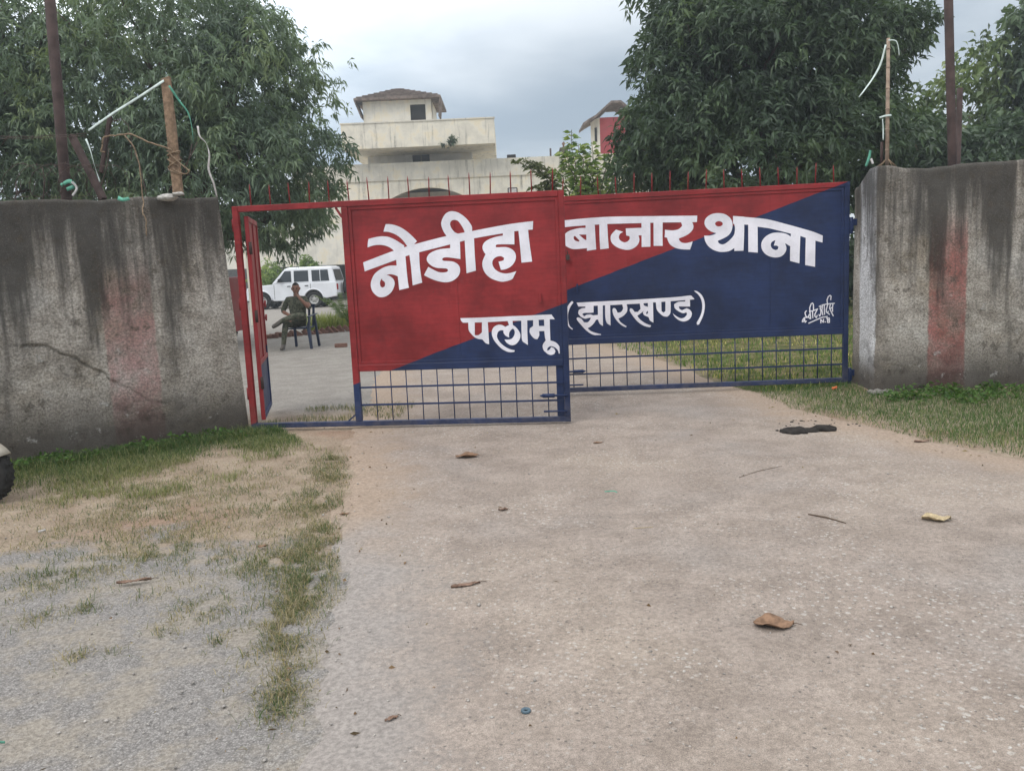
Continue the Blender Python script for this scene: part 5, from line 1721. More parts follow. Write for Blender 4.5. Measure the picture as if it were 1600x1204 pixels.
# ------------------------------------------------------------------ yard details
# brick edging of the bed
A, B = og(414, 529), og(556, 516)
be = empty('brick_edging', A, 0, 'row of tilted red bricks edging the planted bed', 'brick edging')
nb = 15
bm_ = MB().box((-0.11, -0.05, -0.055), (0.11, 0.05, 0.055)).build('brick', M['brick'], be, bevel=0.008)
for k in range(nb):
    p = A.lerp(B, (k + 0.4) / nb) - A
    o = bm_ if k == 0 else inst(bm_, be)
    o.location = (p.x + random.uniform(-0.02, 0.02), p.y + random.uniform(-0.04, 0.04), 0.045 + random.uniform(-0.02, 0.02))
    o.rotation_euler = (random.uniform(-0.2, 0.2), rad(45 + random.uniform(-14, 14)) if k > 3 else random.uniform(-0.2, 0.3), random.uniform(-0.25, 0.25))
p = og(533, 542)
o = MB().box((-0.125, -0.055, 0), (0.125, 0.055, 0.075)).build('loose_brick', M['brick'], None, bevel=0.008)
o.location = (p.x, p.y, gz(p.x, p.y))
o.rotation_euler = (0, 0, 0.1)
tag(o, 'single loose brick lying flat on the dusty yard', 'brick')


def blades(name, pts, h, wdt, cols, label=None, lean=0.5, mat='grass', parent=None, kind='stuff'):
    """pts (N,3) roots; h, wdt arrays; bent three-point blades"""
    n = len(pts)
    an = RNG.random(n) * 2 * pi
    d = np.stack([np.cos(an), np.sin(an), np.zeros(n)], 1)
    s = np.stack([-np.sin(an), np.cos(an), np.zeros(n)], 1)
    ln = lean * (0.3 + RNG.random(n))
    h_ = h[:, None]
    w_ = wdt[:, None]
    m1 = pts + np.array([[0, 0, 1.0]]) * h_ * 0.55 + d * (h * ln * 0.35)[:, None]
    t = pts + np.array([[0, 0, 1.0]]) * h_ * (1 - 0.25 * ln[:, None]) + d * (h * ln)[:, None]
    V_ = np.stack([pts - s * w_ * 0.5, pts + s * w_ * 0.5, m1 + s * w_ * 0.4, m1 - s * w_ * 0.4, t], 1).reshape(-1, 3)
    b = (np.arange(n) * 5)[:, None]
    Q_ = np.concatenate([b + np.array([[0, 1, 2, 3]]), b + np.array([[3, 2, 4, 4]])], 0)
    me = bpy.data.meshes.new(name)
    # quads plus tip triangles
    fq = (b + np.array([[0, 1, 2, 3]]))
    ftri = (b + np.array([[3, 2, 4]]))
    me.vertices.add(len(V_))
    me.vertices.foreach_set('co', V_.astype(np.float32).ravel())
    lv = np.concatenate([fq.ravel(), ftri.ravel()]).astype(np.int32)
    me.loops.add(len(lv))
    me.loops.foreach_set('vertex_index', lv)
    me.polygons.add(2 * n)
    me.polygons.foreach_set('loop_start', np.concatenate([np.arange(n) * 4, 4 * n + np.arange(n) * 3]).astype(np.int32))
    a = me.attributes.new('tint', 'FLOAT_COLOR', 'POINT')
    c_ = np.ones((len(V_), 4), np.float32)
    c_[:, :3] = np.repeat(cols, 5, 0)
    a.data.foreach_set('color', c_.ravel())
    me.update(calc_edges=True)
    o = link_mesh(name, me, M[mat], parent)
    if kind:
        o['kind'] = kind
    if label:
        tag(o, label, 'grass')
    return o


GREEN = 1.15 * np.array([(0.045, 0.080, 0.026), (0.068, 0.105, 0.038), (0.09, 0.12, 0.05)])
DRY = 1.45 * np.array([(0.17, 0.145, 0.085), (0.26, 0.215, 0.135), (0.12, 0.115, 0.06)])


def gcol(n, dryness):
    c = GREEN[RNG.integers(0, 3, n)]
    d = DRY[RNG.integers(0, 3, n)]
    k = (RNG.random(n) < dryness)[:, None]
    return np.where(k, d, c) * (0.8 + 0.4 * RNG.random((n, 1)))


def nz(x, y, f, s):
    return np.array([noise.noise(Vector((float(a) * f, float(b) * f, s))) for a, b in zip(x, y)])


def wallside(n, wmax, u0, u1):
    """points in front of the left wall: u along it, w away from it"""
    u = u0 + (u1 - u0) * RNG.random(n)
    wv = wmax * RNG.random(n) ** 0.9
    nrm = Vector((LWD.y, -LWD.x)) * -1
    x = LW0.x + LWD.x * u + nrm.x * wv
    y = LW0.y + LWD.y * u + nrm.y * wv
    return u, wv, x, y


# strip below the left wall
n = 110000
u, wv, x, y = wallside(n, 2.1, -0.35, 4.8)
dens = np.clip(1.15 - wv / 1.5, 0, 1) + 0.9 * nz(x, y, 1.7, 2.2) + 0.35 * nz(x, y, 6, 5.0)
keep = (dens > RNG.random(n) * 0.9 + 0.05) & (x < np.interp(y, DY, DL) - 0.08) | (wv < 0.25)
keep &= x < np.interp(y, DY, DL) + 0.12
u, wv, x, y = u[keep], wv[keep], x[keep], y[keep]
z = np.array([gz(a, b) for a, b in zip(x, y)])
n = len(x)
hh = (0.035 + 0.06 * RNG.random(n)) * np.where(wv < 0.4, 1.35, 0.85)
blades('grass', np.stack([x, y, z - 0.008], 1), hh, 0.0020 + 0.0025 * RNG.random(n), np.array([[0.78, 0.95, 0.75]]) * gcol(n, np.clip(0.05 + 0.68 * wv + 0.5 * nz(x, y, 1.2, 9), 0.08, 0.95)), 'green to straw coloured grass below the left wall', 1.0)

# tufts along the drive's left edge and across the bare earth
tufts = [(100, 780, 0.35, 700), (200, 760, 0.35, 700), (300, 745, 0.3, 700), (380, 800, 0.28, 500), (60, 850, 0.3, 450), (180, 815, 0.3, 600), (330, 870, 0.2, 450), (220, 790, 0.25, 500), (400, 765, 0.2, 300), (515, 718, 0.16, 900), (518, 745, 0.16, 900), (505, 790, 0.18, 900), (500, 825, 0.16, 800), (480, 905, 0.14, 900), (465, 930, 0.13, 800), (445, 1010, 0.1, 500), (430, 965, 0.1, 300), (440, 1110, 0.08, 260), (200, 840, 0.3, 700), (290, 800, 0.3, 700), (508, 735, 0.20, 900), (500, 770, 0.22, 800), (480, 800, 0.25, 800), (450, 790, 0.2, 350), (490, 855, 0.20, 1400), (470, 875, 0.22, 1200), (430, 880, 0.2, 700), (395, 890, 0.16, 400), (460, 950, 0.13, 900), (440, 985, 0.10, 500),
         (455, 1050, 0.08, 350), (440, 1085, 0.09, 450), (385, 1030, 0.05, 100), (270, 850, 0.30, 900), (230, 870, 0.22, 600), (120, 895, 0.26, 800), (60, 905, 0.25, 600), (320, 830, 0.26, 600), (300, 950, 0.16, 260), (330, 955, 0.1, 160), (135, 950, 0.07, 190),
         (60, 965, 0.07, 110), (120, 1025, 0.06, 130), (160, 1020, 0.05, 80), (250, 780, 0.35, 900), (350, 770, 0.3, 700), (160, 800, 0.3, 500), (20, 800, 0.3, 500), (420, 740, 0.25, 400), (255, 985, 0.06, 60), (470, 905, 0.16, 900), (340, 1000, 0.05, 90), (240, 930, 0.09, 60), (90, 830, 0.2, 200), (410, 835, 0.14, 150), (150, 760, 0.3, 400)]
X, Yv, Dn = [], [], []
for px, py, r, k in tufts:
    c = og(px, py)
    k = int(k * 1.25)
    a = RNG.normal(size=(k, 2)) * r * (0.35 + 0.75 * RNG.random((k, 1)) ** 1.5)
    X.append(c.x + a[:, 0])
    Yv.append(c.y + a[:, 1] * 1.3)
    Dn.append(np.full(k, 0.6 if py < 940 else 0.7))
X, Yv, Dn = np.concatenate(X), np.concatenate(Yv), np.concatenate(Dn)
keep = (X < np.interp(Yv, DY, DL) + 0.10 + 0.12 * nz(X, Yv, 3, 1.0)) & (nz(X, Yv, 7, 6.0) > -0.25)
X, Yv, Dn = X[keep], Yv[keep], Dn[keep]
z = np.array([gz(a, b) for a, b in zip(X, Yv)])
n = len(X)
blades('grass', np.stack([X, Yv, z - 0.006], 1), 0.010 + 0.052 * RNG.random(n) ** 2.2, 0.0019 + 0.0020 * RNG.random(n), gcol(n, np.clip(Dn + 0.4 * nz(X, Yv, 2.5, 3), 0.1, 0.95)), 'scattered straw and green grass tufts along the left edge of the drive', 1.3)

# right of the drive
n = 110000
y = 5.2 + 4.5 * RNG.random(n)
x = 2.2 + 5.0 * RNG.random(n)
edge = np.interp(y, DY, DR) - 0.12 + 0.25 * nz(x, y, 1.4, 7) + 0.12 * nz(x, y, 5, 7)
d = x - edge
keep = (d > 0) & (np.clip(d / 0.5, 0, 1) * 0.9 + 0.1 > RNG.random(n)) & ~((y > 8.62) & (x > 3.8))
x, y, d = x[keep], y[keep], d[keep]
z = np.array([gz(a, b) for a, b in zip(x, y)])
n = len(x)
blades('grass', np.stack([x, y, z - 0.008], 1), 0.025 + 0.05 * RNG.random(n), 0.002 + 0.0026 * RNG.random(n), np.array([[0.95, 1.15, 0.9]]) * gcol(n, np.clip(0.26 - 0.25 * d + 0.4 * nz(x, y, 1.6, 4), 0.06, 0.85)), 'green grass verge below the right wall beside the drive', 1.0)

# lawn inside, right
n = 60000
y = 9.2 + 24 * RNG.random(n) ** 1.5
x = 1.2 + 12 * RNG.random(n)
edge = np.interp(y, DY, DR) + 0.05 + 0.2 * nz(x, y, 1.1, 3)
keep = (x > edge) & (nz(x, y, 0.55, 6.6) + 0.25 * nz(x, y, 2.5, 6.6) > -0.33 - 0.25 * (y < 12)) & ~((y < 9.5) & (x > 3.7))
x, y = x[keep], y[keep]
z = np.array([gz(a, b) for a, b in zip(x, y)])
n = len(x)
blades('lawn', np.stack([x, y, z - 0.008], 1), 0.04 + 0.06 * RNG.random(n), 0.006 + 0.008 * RNG.random(n), np.array([[1.5, 1.6, 1.1]]) * gcol(n, np.clip(0.22 + 0.6 * nz(x, y, 0.8, 2), 0.05, 0.7)), 'patchy lawn inside the compound seen through the right grille', 0.8)

# inner left grass fringe by the gate foot
n = 2500
x = -2.6 + 1.5 * RNG.random(n)
y = 8.5 + 0.9 * RNG.random(n)
keep = nz(x, y, 2.2, 9.9) > 0.05
x, y = x[keep], y[keep]
n = len(x)
z = np.array([gz(a, b) for a, b in zip(x, y)])
blades('grass', np.stack([x, y, z - 0.006], 1), 0.03 + 0.05 * RNG.random(n), 0.003 + 0.003 * RNG.random(n), gcol(n, np.full(n, 0.5)), 'thin grass just inside the wicket opening', 0.8)

# planted bed behind the bricks
A2, B2 = og(475, 519), og(556, 511)
n = 700
t = RNG.random(n)
x = A2.x + (B2.x - A2.x) * t
y = A2.y + (B2.y - A2.y) * t + 1.1 * RNG.random(n)
z = np.array([gz(a, b) for a, b in zip(x, y)])
cc = np.array([(0.26, 0.30, 0.09), (0.36, 0.36, 0.14), (0.17, 0.22, 0.06)])[RNG.integers(0, 3, n)]
blades('bed_grass', np.stack([x, y, z], 1), 0.25 + 0.35 * RNG.random(n), 0.016 + 0.014 * RNG.random(n), cc, 'tall yellow green grass growing in the bed behind the bricks', 0.6)
pb = og(541, 516)
root = empty('palm_sapling', (pb.x, pb.y + 0.5, gz(pb.x, pb.y)), 0, 'young feathery palm beside the left edge of the red panel', 'plant')
for k in range(13):
    an = k * 2.4 + random.uniform(-0.3, 0.3)
    hgt = random.uniform(0.75, 1.25)
    rch = random.uniform(0.45, 0.8)
    pts = [Vector((cos(an) * rch * f, sin(an) * rch * f, 0.15 + hgt * f - 0.5 * f * f * hgt * 0.5)) for f in np.linspace(0, 1, 9)]
    fm = MB()
    fm.tube(pts, [0.012 * (1 - 0.8 * i / 8) for i in range(9)], 4)
    for i in range(2, 9):
        p = pts[i]
        d = (pts[i] - pts[i - 1]).normalized()
        sd_ = d.cross(Vector((0, 0, 1))).normalized()
        for s in (-1, 1):
            for q in (0.0, 0.5):
                b = p - d * 0.09 * q
                tip = b + (sd_ * s * 0.8 + d * 0.5).normalized() * 0.26 - Vector((0, 0, 0.07))
                fm.add([b, (b + tip) / 2 + d * 0.016, tip, (b + tip) / 2 - d * 0.016], [(0, 1, 2, 3)])
    fo = fm.build('frond', M['grass'], root, recalc=False)
    at_ = fo.data.attributes.new('tint', 'FLOAT_COLOR', 'POINT')
    cc = random.choice([(0.07, 0.11, 0.03), (0.11, 0.16, 0.045), (0.15, 0.19, 0.06)])
    at_.data.foreach_set('color', np.tile(np.array(cc + (1,), np.float32), len(fo.data.vertices)))

# broad-leaved weeds at the wall feet
def weeds(name, pts, label, L0=0.045):
    P, D = [], []
    for c, k, r in pts:
        for _ in range(k):
            an = random.uniform(0, 2 * pi)
            rr = r * math.sqrt(random.random())
            xx, yy = c[0] + cos(an) * rr, c[1] + sin(an) * rr
            P.append((xx, yy, gz(xx, yy) + random.uniform(0.01, 0.12) * (1 - rr / r * 0.6)))
            D.append((random.gauss(0, 1), random.gauss(0, 1) - 0.3, random.uniform(-0.1, 0.7)))
    P, D = np.array(P), unit(np.array(D))
    n = len(P)
    c_ = np.array([(0.05, 0.11, 0.022), (0.075, 0.15, 0.03), (0.10, 0.17, 0.045)])[RNG.integers(0, 3, n)] * (0.75 + 0.5 * RNG.random((n, 1)))
    V_, Q_, C_ = leaf_cloud(P, D, L0 * (0.6 + 0.8 * RNG.random(n)), L0 * 0.65 * (0.7 + 0.6 * RNG.random(n)), c_, 0.1, 0.1)
    o = np_mesh(name, V_, Q_, M['shrub'], col=C_)
    tag(o, label, 'weeds', kind='stuff')


wl = []
nrm = Vector((LWD.y, -LWD.x)) * -1
for _ in range(110):
    uu, ww = random.uniform(0.1, 4.6), abs(random.gauss(0, 0.12)) + 0.06
    if random.random() < 0.35 and uu < 1.2:
        continue
    p = LW0 + LWD * uu + nrm * ww
    wl.append(((p.x, p.y), random.randint(10, 34), random.uniform(0.05, 0.13)))
weeds('weeds', wl, 'broad leaved green weeds at the foot of the left wall')
wl = []
for _ in range(120):
    xx = random.uniform(3.75, 7.5)
    wl.append(((xx, 8.6 - abs(random.gauss(0, 0.28)) - (0 if xx > 3.9 else 0.05)), random.randint(10, 36), random.uniform(0.05, 0.13)))
weeds('weeds', wl, 'broad leaved green weeds at the foot of the right wall')

# loose stones and crumbs on the ground
n = 9000
y = 1.9 + 7.5 * RNG.random(n) ** 1.4
x = (RNG.random(n) - 0.5) * (2.0 + y * 1.25)
r = 0.0022 + 0.0045 * RNG.random(n) ** 3 + (RNG.random(n) < 0.02) * 0.006
left = x < np.interp(y, DY, DL)
keep = left | (RNG.random(n) < 0.55)
x, y, r = x[keep], y[keep], r[keep]
z = np.array([gz(a, b) for a, b in zip(x, y)]) + np.where((x > np.interp(y, DY, DL)) & (x < np.interp(y, DY, DR)), 0.010, 0.0)
n = len(x)
octa = np.array([(1, 0, 0), (0, 1, 0), (-1, 0, 0), (0, -1, 0), (0, 0, 0.7), (0, 0, -0.7)], float)
tf = np.array([(0, 1, 4), (1, 2, 4), (2, 3, 4), (3, 0, 4), (1, 0, 5), (2, 1, 5), (3, 2, 5), (0, 3, 5)])
V_ = octa[None] * r[:, None, None] * (0.6 + 0.8 * RNG.random((n, 6, 1))) + np.stack([x, y, z + r * 0.25], 1)[:, None]
T_ = (np.arange(n) * 6)[:, None, None] + tf[None]
o = np_mesh('loose_grit', V_.reshape(-1, 3), T_.reshape(-1, 3), M['stone'], smooth=True)
tag(o, 'loose grit and small stones on the drive and gravel', 'grit', kind='stuff')


# ------------------------------------------------------------------ litter
def gp(px, py, up=0.012):
    p = og(px, py)
    return (p.x, p.y, p.z + up)


def dead_leaf(label, px, py, L, W, mat, rz, curl=0.5, seed=0, name='dry_leaf', wavy=0.02):
    curl, wavy = curl * 0.45, wavy * 0.5
    rs = random.Random(seed)
    V_, F = [], []
    nu_, nv_ = 12, 6
    for i in range(nu_ + 1):
        t = i / nu_
        wloc = W * (sin(pi * min(1, t * 0.97 + 0.03)) ** 0.7) * (1 + rs.uniform(-0.10, 0.10))
        for j in range(nv_ + 1):
            s = j / nv_ * 2 - 1
            zz = curl * W * 0.5 * s * s + wavy * sin(t * 7 + s * 3 + seed) + rs.uniform(-0.003, 0.003) + curl * 0.1 * L * (t - 0.5) ** 2
            V_.append((L * (t - 0.5), s * wloc / 2, zz + wavy))
    for i in range(nu_):
        for j in range(nv_):
            a = i * (nv_ + 1) + j
            F.append((a, a + 1, a + nv_ + 2, a + nv_ + 1))
    root = empty(name, gp(px, py), rz, label, 'leaf', 'dead leaves fallen on the drive')
    o = MB().add(V_, F, smooth=True).build('blade', mat, root, recalc=False)
    md = o.modifiers.new('t', 'SOLIDIFY')
    md.thickness = 0.0016
    MB().tube([(L * 0.48, 0, wavy + curl * 0.02 * L), (L * 0.58, 0.01, 0.006), (L * 0.72, 0.0, 0.003)], [0.002, 0.0016, 0.0012], 5).build('stalk', M['stick'], root)
    return root


dead_leaf('curled brown dry leaf nearest the gate bottom rail', 730, 716, 0.19, 0.11, M['dry1'], 0.1, 0.5, 1)
dead_leaf('large brown dry leaf with a long stalk in the right foreground', 1209, 981, 0.165, 0.115, M['dry1'], -0.1, 0.35, 2)
dead_leaf('pale straw coloured dry leaf near the right edge of the drive', 1463, 815, 0.155, 0.10, M['dry2'], -0.2, 0.4, 3)
dead_leaf('strip of brown curled bark on the middle of the drive', 728, 918, 0.15, 0.035, M['dry3'], 0.35, 0.6, 4, 'bark_strip', 0.006)
dead_leaf('dark curled shred lying on the grey gravel at left', 210, 912, 0.17, 0.03, M['dry3'], 0.25, 0.7, 5, 'bark_strip', 0.008)
dead_leaf('small grey curled leaf in the middle distance of the drive', 786, 799, 0.06, 0.04, M['dry3'], 0.0, 0.5, 6, wavy=0.006)
dead_leaf('tiny forked brown leaf at the bottom of the picture, left of the washer', 612, 1128, 0.05, 0.018, M['dry3'], 0.5, 0.8, 7, wavy=0.005)
dead_leaf('little reddish leaf beside the grass on the left drive edge', 538, 806, 0.06, 0.03, M['dry1'], 0.2, 0.5, 8, wavy=0.005)
dead_leaf('small orange brown leaf below the middle of the gate', 934, 694, 0.08, 0.035, M['dry1'], 0.1, 0.4, 9, wavy=0.006)
dead_leaf('dark flat dead leaf at the edge of the right grass verge', 1440, 692, 0.13, 0.05, M['dry3'], 0.1, 0.4, 10, wavy=0.008)
dead_leaf('small rust coloured leaf among the tufts at left', 410, 857, 0.05, 0.035, M['dry1'], 0.3, 0.5, 11, wavy=0.006)

n = 420
y = 2.4 + 6.2 * RNG.random(n)
side = RNG.random(n)
x = np.where(side < 0.45, np.interp(y, DY, DL) + RNG.normal(size=n) * 0.28, np.where(side < 0.75, np.interp(y, DY, DR) + RNG.normal(size=n) * 0.25, -4 + 8 * RNG.random(n)))
P = np.stack([x, y, np.array([gz(a, b) for a, b in zip(x, y)]) + 0.013], 1)
D = unit(np.stack([RNG.normal(size=n), RNG.normal(size=n), 0.12 * RNG.random(n)], 1))
lc = np.array([(0.16, 0.10, 0.06), (0.24, 0.16, 0.10), (0.10, 0.07, 0.045), (0.30, 0.24, 0.14)])[RNG.integers(0, 4, n)]
V_, Q_, C_ = leaf_cloud(P, D, 0.012 + 0.035 * RNG.random(n) ** 2, 0.005 + 0.014 * RNG.random(n) ** 2, lc, 0.25, 0.05)
o = np_mesh('leaf_litter', V_, Q_, M['grass'], col=C_)
tag(o, 'crumbs of dead leaf gathered along the edges of the drive', 'litter', kind='stuff')

tw = MB()
a, b = Vector(gp(1263, 806)), Vector(gp(1322, 820))
tw.tube([a, a.lerp(b, 0.5) + Vector((0, 0.005, 0.006)), b], [0.0045, 0.005, 0.003], 6)
tag(tw.build('twig', M['stick']), 'thin dark straight twig on the right of the drive', 'twig')
tw = MB()
tw.tube([gp(1155, 748), gp(1185, 738), gp(1222, 730)], [0.002, 0.0025, 0.001], 5)
tag(tw.build('twig', M['stick']), 'faint slender bent twig below the right gate leaf', 'twig')
tw = MB()
tw.tube([gp(990, 828), gp(1020, 826)], 0.0022, 5)
tag(tw.build('straw', M['dry2']), 'short pale straw lying in the middle of the drive', 'straw')

ws = empty('rubber_washer', gp(822, 1116, 0.011), 0, 'small blue grey rubber washer in the near foreground', 'washer')
MB().lathe([(0.0065, 0), (0.0165, 0), (0.018, 0.004), (0.0165, 0.009), (0.013, 0.011), (0.0095, 0.0075), (0.0065, 0.0065)], 24, closed=True).build('ring', M['greyplastic'], ws)

dn = empty('cow_dung', gp(1268, 675, 0.0), 0, 'black flattened cow dung with crumbs at the edge of the right verge', 'dung')
for k, (cx, cy, rx, ry, hz) in enumerate(((-0.15, -0.01, 0.13, 0.11, 0.05), (-0.02, 0.0, 0.11, 0.07, 0.028), (0.12, 0.03, 0.11, 0.09, 0.042))):
    bm = bmesh.new()
    bmesh.ops.create_icosphere(bm, subdivisions=3, radius=1)
    m = MB()
    vs_ = []
    for v in bm.verts:
        f = 1 + 0.28 * noise.noise(v.co * 2.2 + Vector((k * 9, 0, 0))) + 0.12 * noise.noise(v.co * 6)
        vs_.append((cx + v.co.x * rx * f, cy + v.co.y * ry * f, max(-0.003, v.co.z) * hz * f + 0.006 + 0.004 * k))
    m.add(vs_, [[v.index for v in f.verts] for f in bm.faces], smooth=True)
    bm.free()
    m.build('pat', M['dung'], dn)
m = MB()
for k in range(26):
    an = random.uniform(0, 2 * pi)
    rr = random.uniform(0.22, 0.46)
    cx, cy = cos(an) * rr * 0.9 + 0.12, abs(sin(an)) * rr * 1.1 + 0.02
    bm = bmesh.new()
    bmesh.ops.create_icosphere(bm, subdivisions=1, radius=random.uniform(0.006, 0.02))
    m.add([(v.co.x + cx, v.co.y + cy, v.co.z * 0.6 + 0.012) for v in bm.verts], [[v.index for v in f.verts] for f in bm.faces])
    bm.free()
o = m.build('crumbs', M['dung'], dn)
o['kind'] = 'stuff'


def strip(pts, wd_, mat, name, label, cat, group=None, twist=0.0, parent=None, thick=0.0015):
    V_, F = [], []
    P = [Vector(p) for p in pts]
    # refine
    R2 = []
    for i in range(len(P) - 1):
        for k in range(4):
            t = k / 4
            p0, p1, p2, p3 = P[max(0, i - 1)], P[i], P[i + 1], P[min(len(P) - 1, i + 2)]
            R2.append(0.5 * ((2 * p1) + (p2 - p0) * t + (2 * p0 - 5 * p1 + 4 * p2 - p3) * t * t + (3 * p1 - p0 - 3 * p2 + p3) * t ** 3))
    R2.append(P[-1])
    wd_ *= 0.72
    for i, p in enumerate(R2):
        d = (R2[min(i + 1, len(R2) - 1)] - R2[max(0, i - 1)]).normalized()
        s = d.cross(Vector((0, -1, 0.15))).normalized()
        s = Matrix.Rotation(twist * i / len(R2) + 0.5 * noise.noise(p * 4), 3, d) @ s
        w_ = wd_ * (1 + 0.25 * noise.noise(p * 9))
        V_ += [p - s * w_ / 2, p + s * w_ / 2]
    for i in range(len(R2) - 1):
        F.append((2 * i, 2 * i + 1, 2 * i + 3, 2 * i + 2))
    o = MB().add(V_, F, smooth=True).build(name, mat, parent, recalc=False)
    md = o.modifiers.new('t', 'SOLIDIFY')
    md.thickness = thick
    return tag(o, label, cat, group)


strip([gp(945, 771), gp(958, 770), gp(964, 772)], 0.02, M['ribbon_green'], 'plastic_shred', 'tiny dark green plastic shred on the middle of the drive', 'litter')
strip([gp(1300, 614, 0.05), gp(1308, 613, 0.06)], 0.035, M['orange'], 'sweet_wrapper', 'small orange wrapper in the right grass verge', 'litter')
strip([gp(60, 834, 0.015), gp(72, 831, 0.015)], 0.02, M['rag'], 'paper_scrap', 'small white paper scrap on the bare earth at left', 'litter')
strip([gp(0, 1163, 0.01), gp(8, 1164, 0.012)], 0.012, M['ribbon_green'], 'plastic_shred', 'green plastic shred at the lower left picture corner', 'litter')

# ------------------------------------------------------------------ posts, stakes, wire on the wall tops
PG = 'tall brown posts rising behind the walls'


def post(label, top, bot, Y, r, name='steel_post'):
    a, b = at(*top, Y), at(*bot, Y)
    d = (a - b).normalized()
    foot = b - d * ((b.z - gz(b.x, b.y)) / d.z)
    root = empty(name, foot, 0, label, 'post', PG)
    m = MB()
    m.tube([Vector((0, 0, 0)), (b - foot), (a - foot) + d * 1.0], r, 12)
    m.build('pipe', M['rust'], root)
    return root


lp = post('thick brown steel post behind the left wall', (78, 0), (103, 300), 8.35, 0.05)
post('brown steel post behind the right wall, the taller and thicker one', (1482, 0), (1488, 250), 9.25, 0.046)
post('thin brown steel post half hidden beside the taller right post', (1500, 140), (1496, 250), 10.2, 0.030) if False else None
a, b = at(1500, 138, 10.4), at(1496, 250, 10.4)
root = empty('steel_post', (b.x, b.y, gz(b.x, b.y)), 0, 'short thin brown post half hidden beside the taller right post', 'post', PG)
MB().tube([(0, 0, 0), tuple(a - Vector((b.x, b.y, gz(b.x, b.y))))], 0.034, 10).build('pipe', M['rust'], root)
a, b = at(112, 212, 8.2), at(162, 312, 8.0)
tag(MB().bar(a, b, 0.055, 0.055).build('brace_bar', M['rust'], None, bevel=0.004), 'slanting brown angle bar leaning from the left post to the wall top', 'brace')
a, b = at(172, 182, 8.25), at(158, 270, 8.2)
tag(MB().bar(a, b, 0.035, 0.035).build('fence_bar', M['rust'], None, bevel=0.004), 'short dark bar standing between the left post and the wooden stake', 'bar')

YS = 7.98
a, b = at(259, 122, YS), at(279, 306, YS)
sk = MB()
n = 9
for i in range(n):
    pass
pts = [a.lerp(b, i / 8) + Vector((0.006 * noise.noise(Vector((i, 1, 1))), 0, 0)) for i in range(9)]
V_, F = [], []
for i, p in enumerate(pts):
    wv_ = 0.040 + 0.004 * noise.noise(Vector((i * 0.9, 3, 1))) + 0.004 * i / 8
    for sx, sy in ((-1, -1), (1, -1), (1, 1), (-1, 1)):
        V_.append(p + Vector((sx * wv_, sy * 0.025, 0.012 * sx if i == 0 else 0)))
for i in range(8):
    for k in range(4):
        F.append((4 * i + k, 4 * i + (k + 1) % 4, 4 * i + 4 + (k + 1) % 4, 4 * i + 4 + k))
F += [(0, 1, 2, 3), (35, 34, 33, 32)]
o = MB().add(V_, F).build('wooden_stake', M['wood'], None, bevel=0.004)
tag(o, 'rough wooden stake standing on the left wall top', 'stake')
# rope lashing on the stake and loose ends
rp_ = empty('rope', at(272, 240, YS), 0, 'tan jute rope lashed round the wooden stake with loose ends', 'rope')
rb = Vector(rp_.location)


def ropeline(pxs, Y=YS - 0.05, r=0.008, name='rope_strand', mat='rope', jit=0.01):
    P = [at(x, y, Y + (dy if True else 0)) - rb for x, y, dy in [(q + (0,))[:3] for q in pxs]]
    R2 = []
    for i in range(len(P) - 1):
        for k in range(5):
            t = k / 5
            p0, p1, p2, p3 = P[max(0, i - 1)], P[i], P[i + 1], P[min(len(P) - 1, i + 2)]
            q = 0.5 * ((2 * p1) + (p2 - p0) * t + (2 * p0 - 5 * p1 + 4 * p2 - p3) * t * t + (3 * p1 - p0 - 3 * p2 + p3) * t ** 3)
            R2.append(q + Vector((random.uniform(-jit, jit), random.uniform(-jit, jit), random.uniform(-jit, jit))) * 0.4)
    R2.append(P[-1])
    return MB().tube(R2, r, 6).build(name, M[mat], rp_)


for y0, y1 in ((236, 240), (243, 237), (248, 262), (262, 250), (264, 274)):
    q = YS
    P = []
    for k in range(13):
        an = 2 * pi * k / 12
        c = at(271 + (y0 - 240) * 0.1, y0 + (y1 - y0) * (0.5 + 0.5 * cos(an)), q)
        P.append(c + Vector((0.058 * cos(an), 0.042 * sin(an), 0)) - rb)
    MB().tube(P, 0.007, 6).build('rope_coil', M['rope'], rp_)
ropeline([(160, 225), (163, 214), (180, 212), (205, 210), (232, 222), (258, 230), (268, 234)], r=0.0075)
ropeline([(262, 222), (266, 240), (285, 258), (297, 268)], r=0.006)
ropeline([(195, 212), (208, 228), (215, 245), (220, 275), (222, 300), (224, 318, -0.02), (222, 330, -0.10), (228, 342, -0.12), (229, 368, -0.12)], r=0.006, Y=7.80)
ropeline([(270, 265), (290, 272), (296, 265)], r=0.005)
ropeline([(160, 226), (158, 236), (164, 238)], r=0.007)

RG = 'plastic ribbons and rags on the wall-top stakes'
strip([at(256, 126, YS - 0.04), at(215, 153, YS - 0.02), at(175, 178, YS), at(138, 204, YS + 0.03)], 0.030, M['ribbon'], 'plastic_ribbon', 'taut pale ribbon running down left from the wooden stake top', 'ribbon', RG)
strip([at(134, 217, YS), at(141, 235, YS - 0.02), at(148, 260, YS - 0.01), at(156, 284, YS)], 0.028, M['ribbon'], 'plastic_ribbon', 'pale ribbon hanging beside the slanting brown bar', 'ribbon', RG, 2.0)
strip([at(264, 134, YS - 0.03), at(280, 158, YS), at(293, 175, YS), at(299, 195, YS), at(302, 222, YS + 0.02)], 0.026, M['ribbon_green'], 'plastic_ribbon', 'green ribbon drooping to the right of the wooden stake', 'ribbon', RG, 1.5)
strip([at(309, 197, YS - 0.06), at(312, 213, YS - 0.05), at(322, 224, YS - 0.04), at(327, 242, YS - 0.05), at(326, 265, YS - 0.02), at(334, 287, YS + 0.02), at(339, 308, YS + 0.08)], 0.024, M['rag'], 'rag_strip', 'twisted white rag strip hanging at the right end of the left wall', 'rag', RG, 4.0)
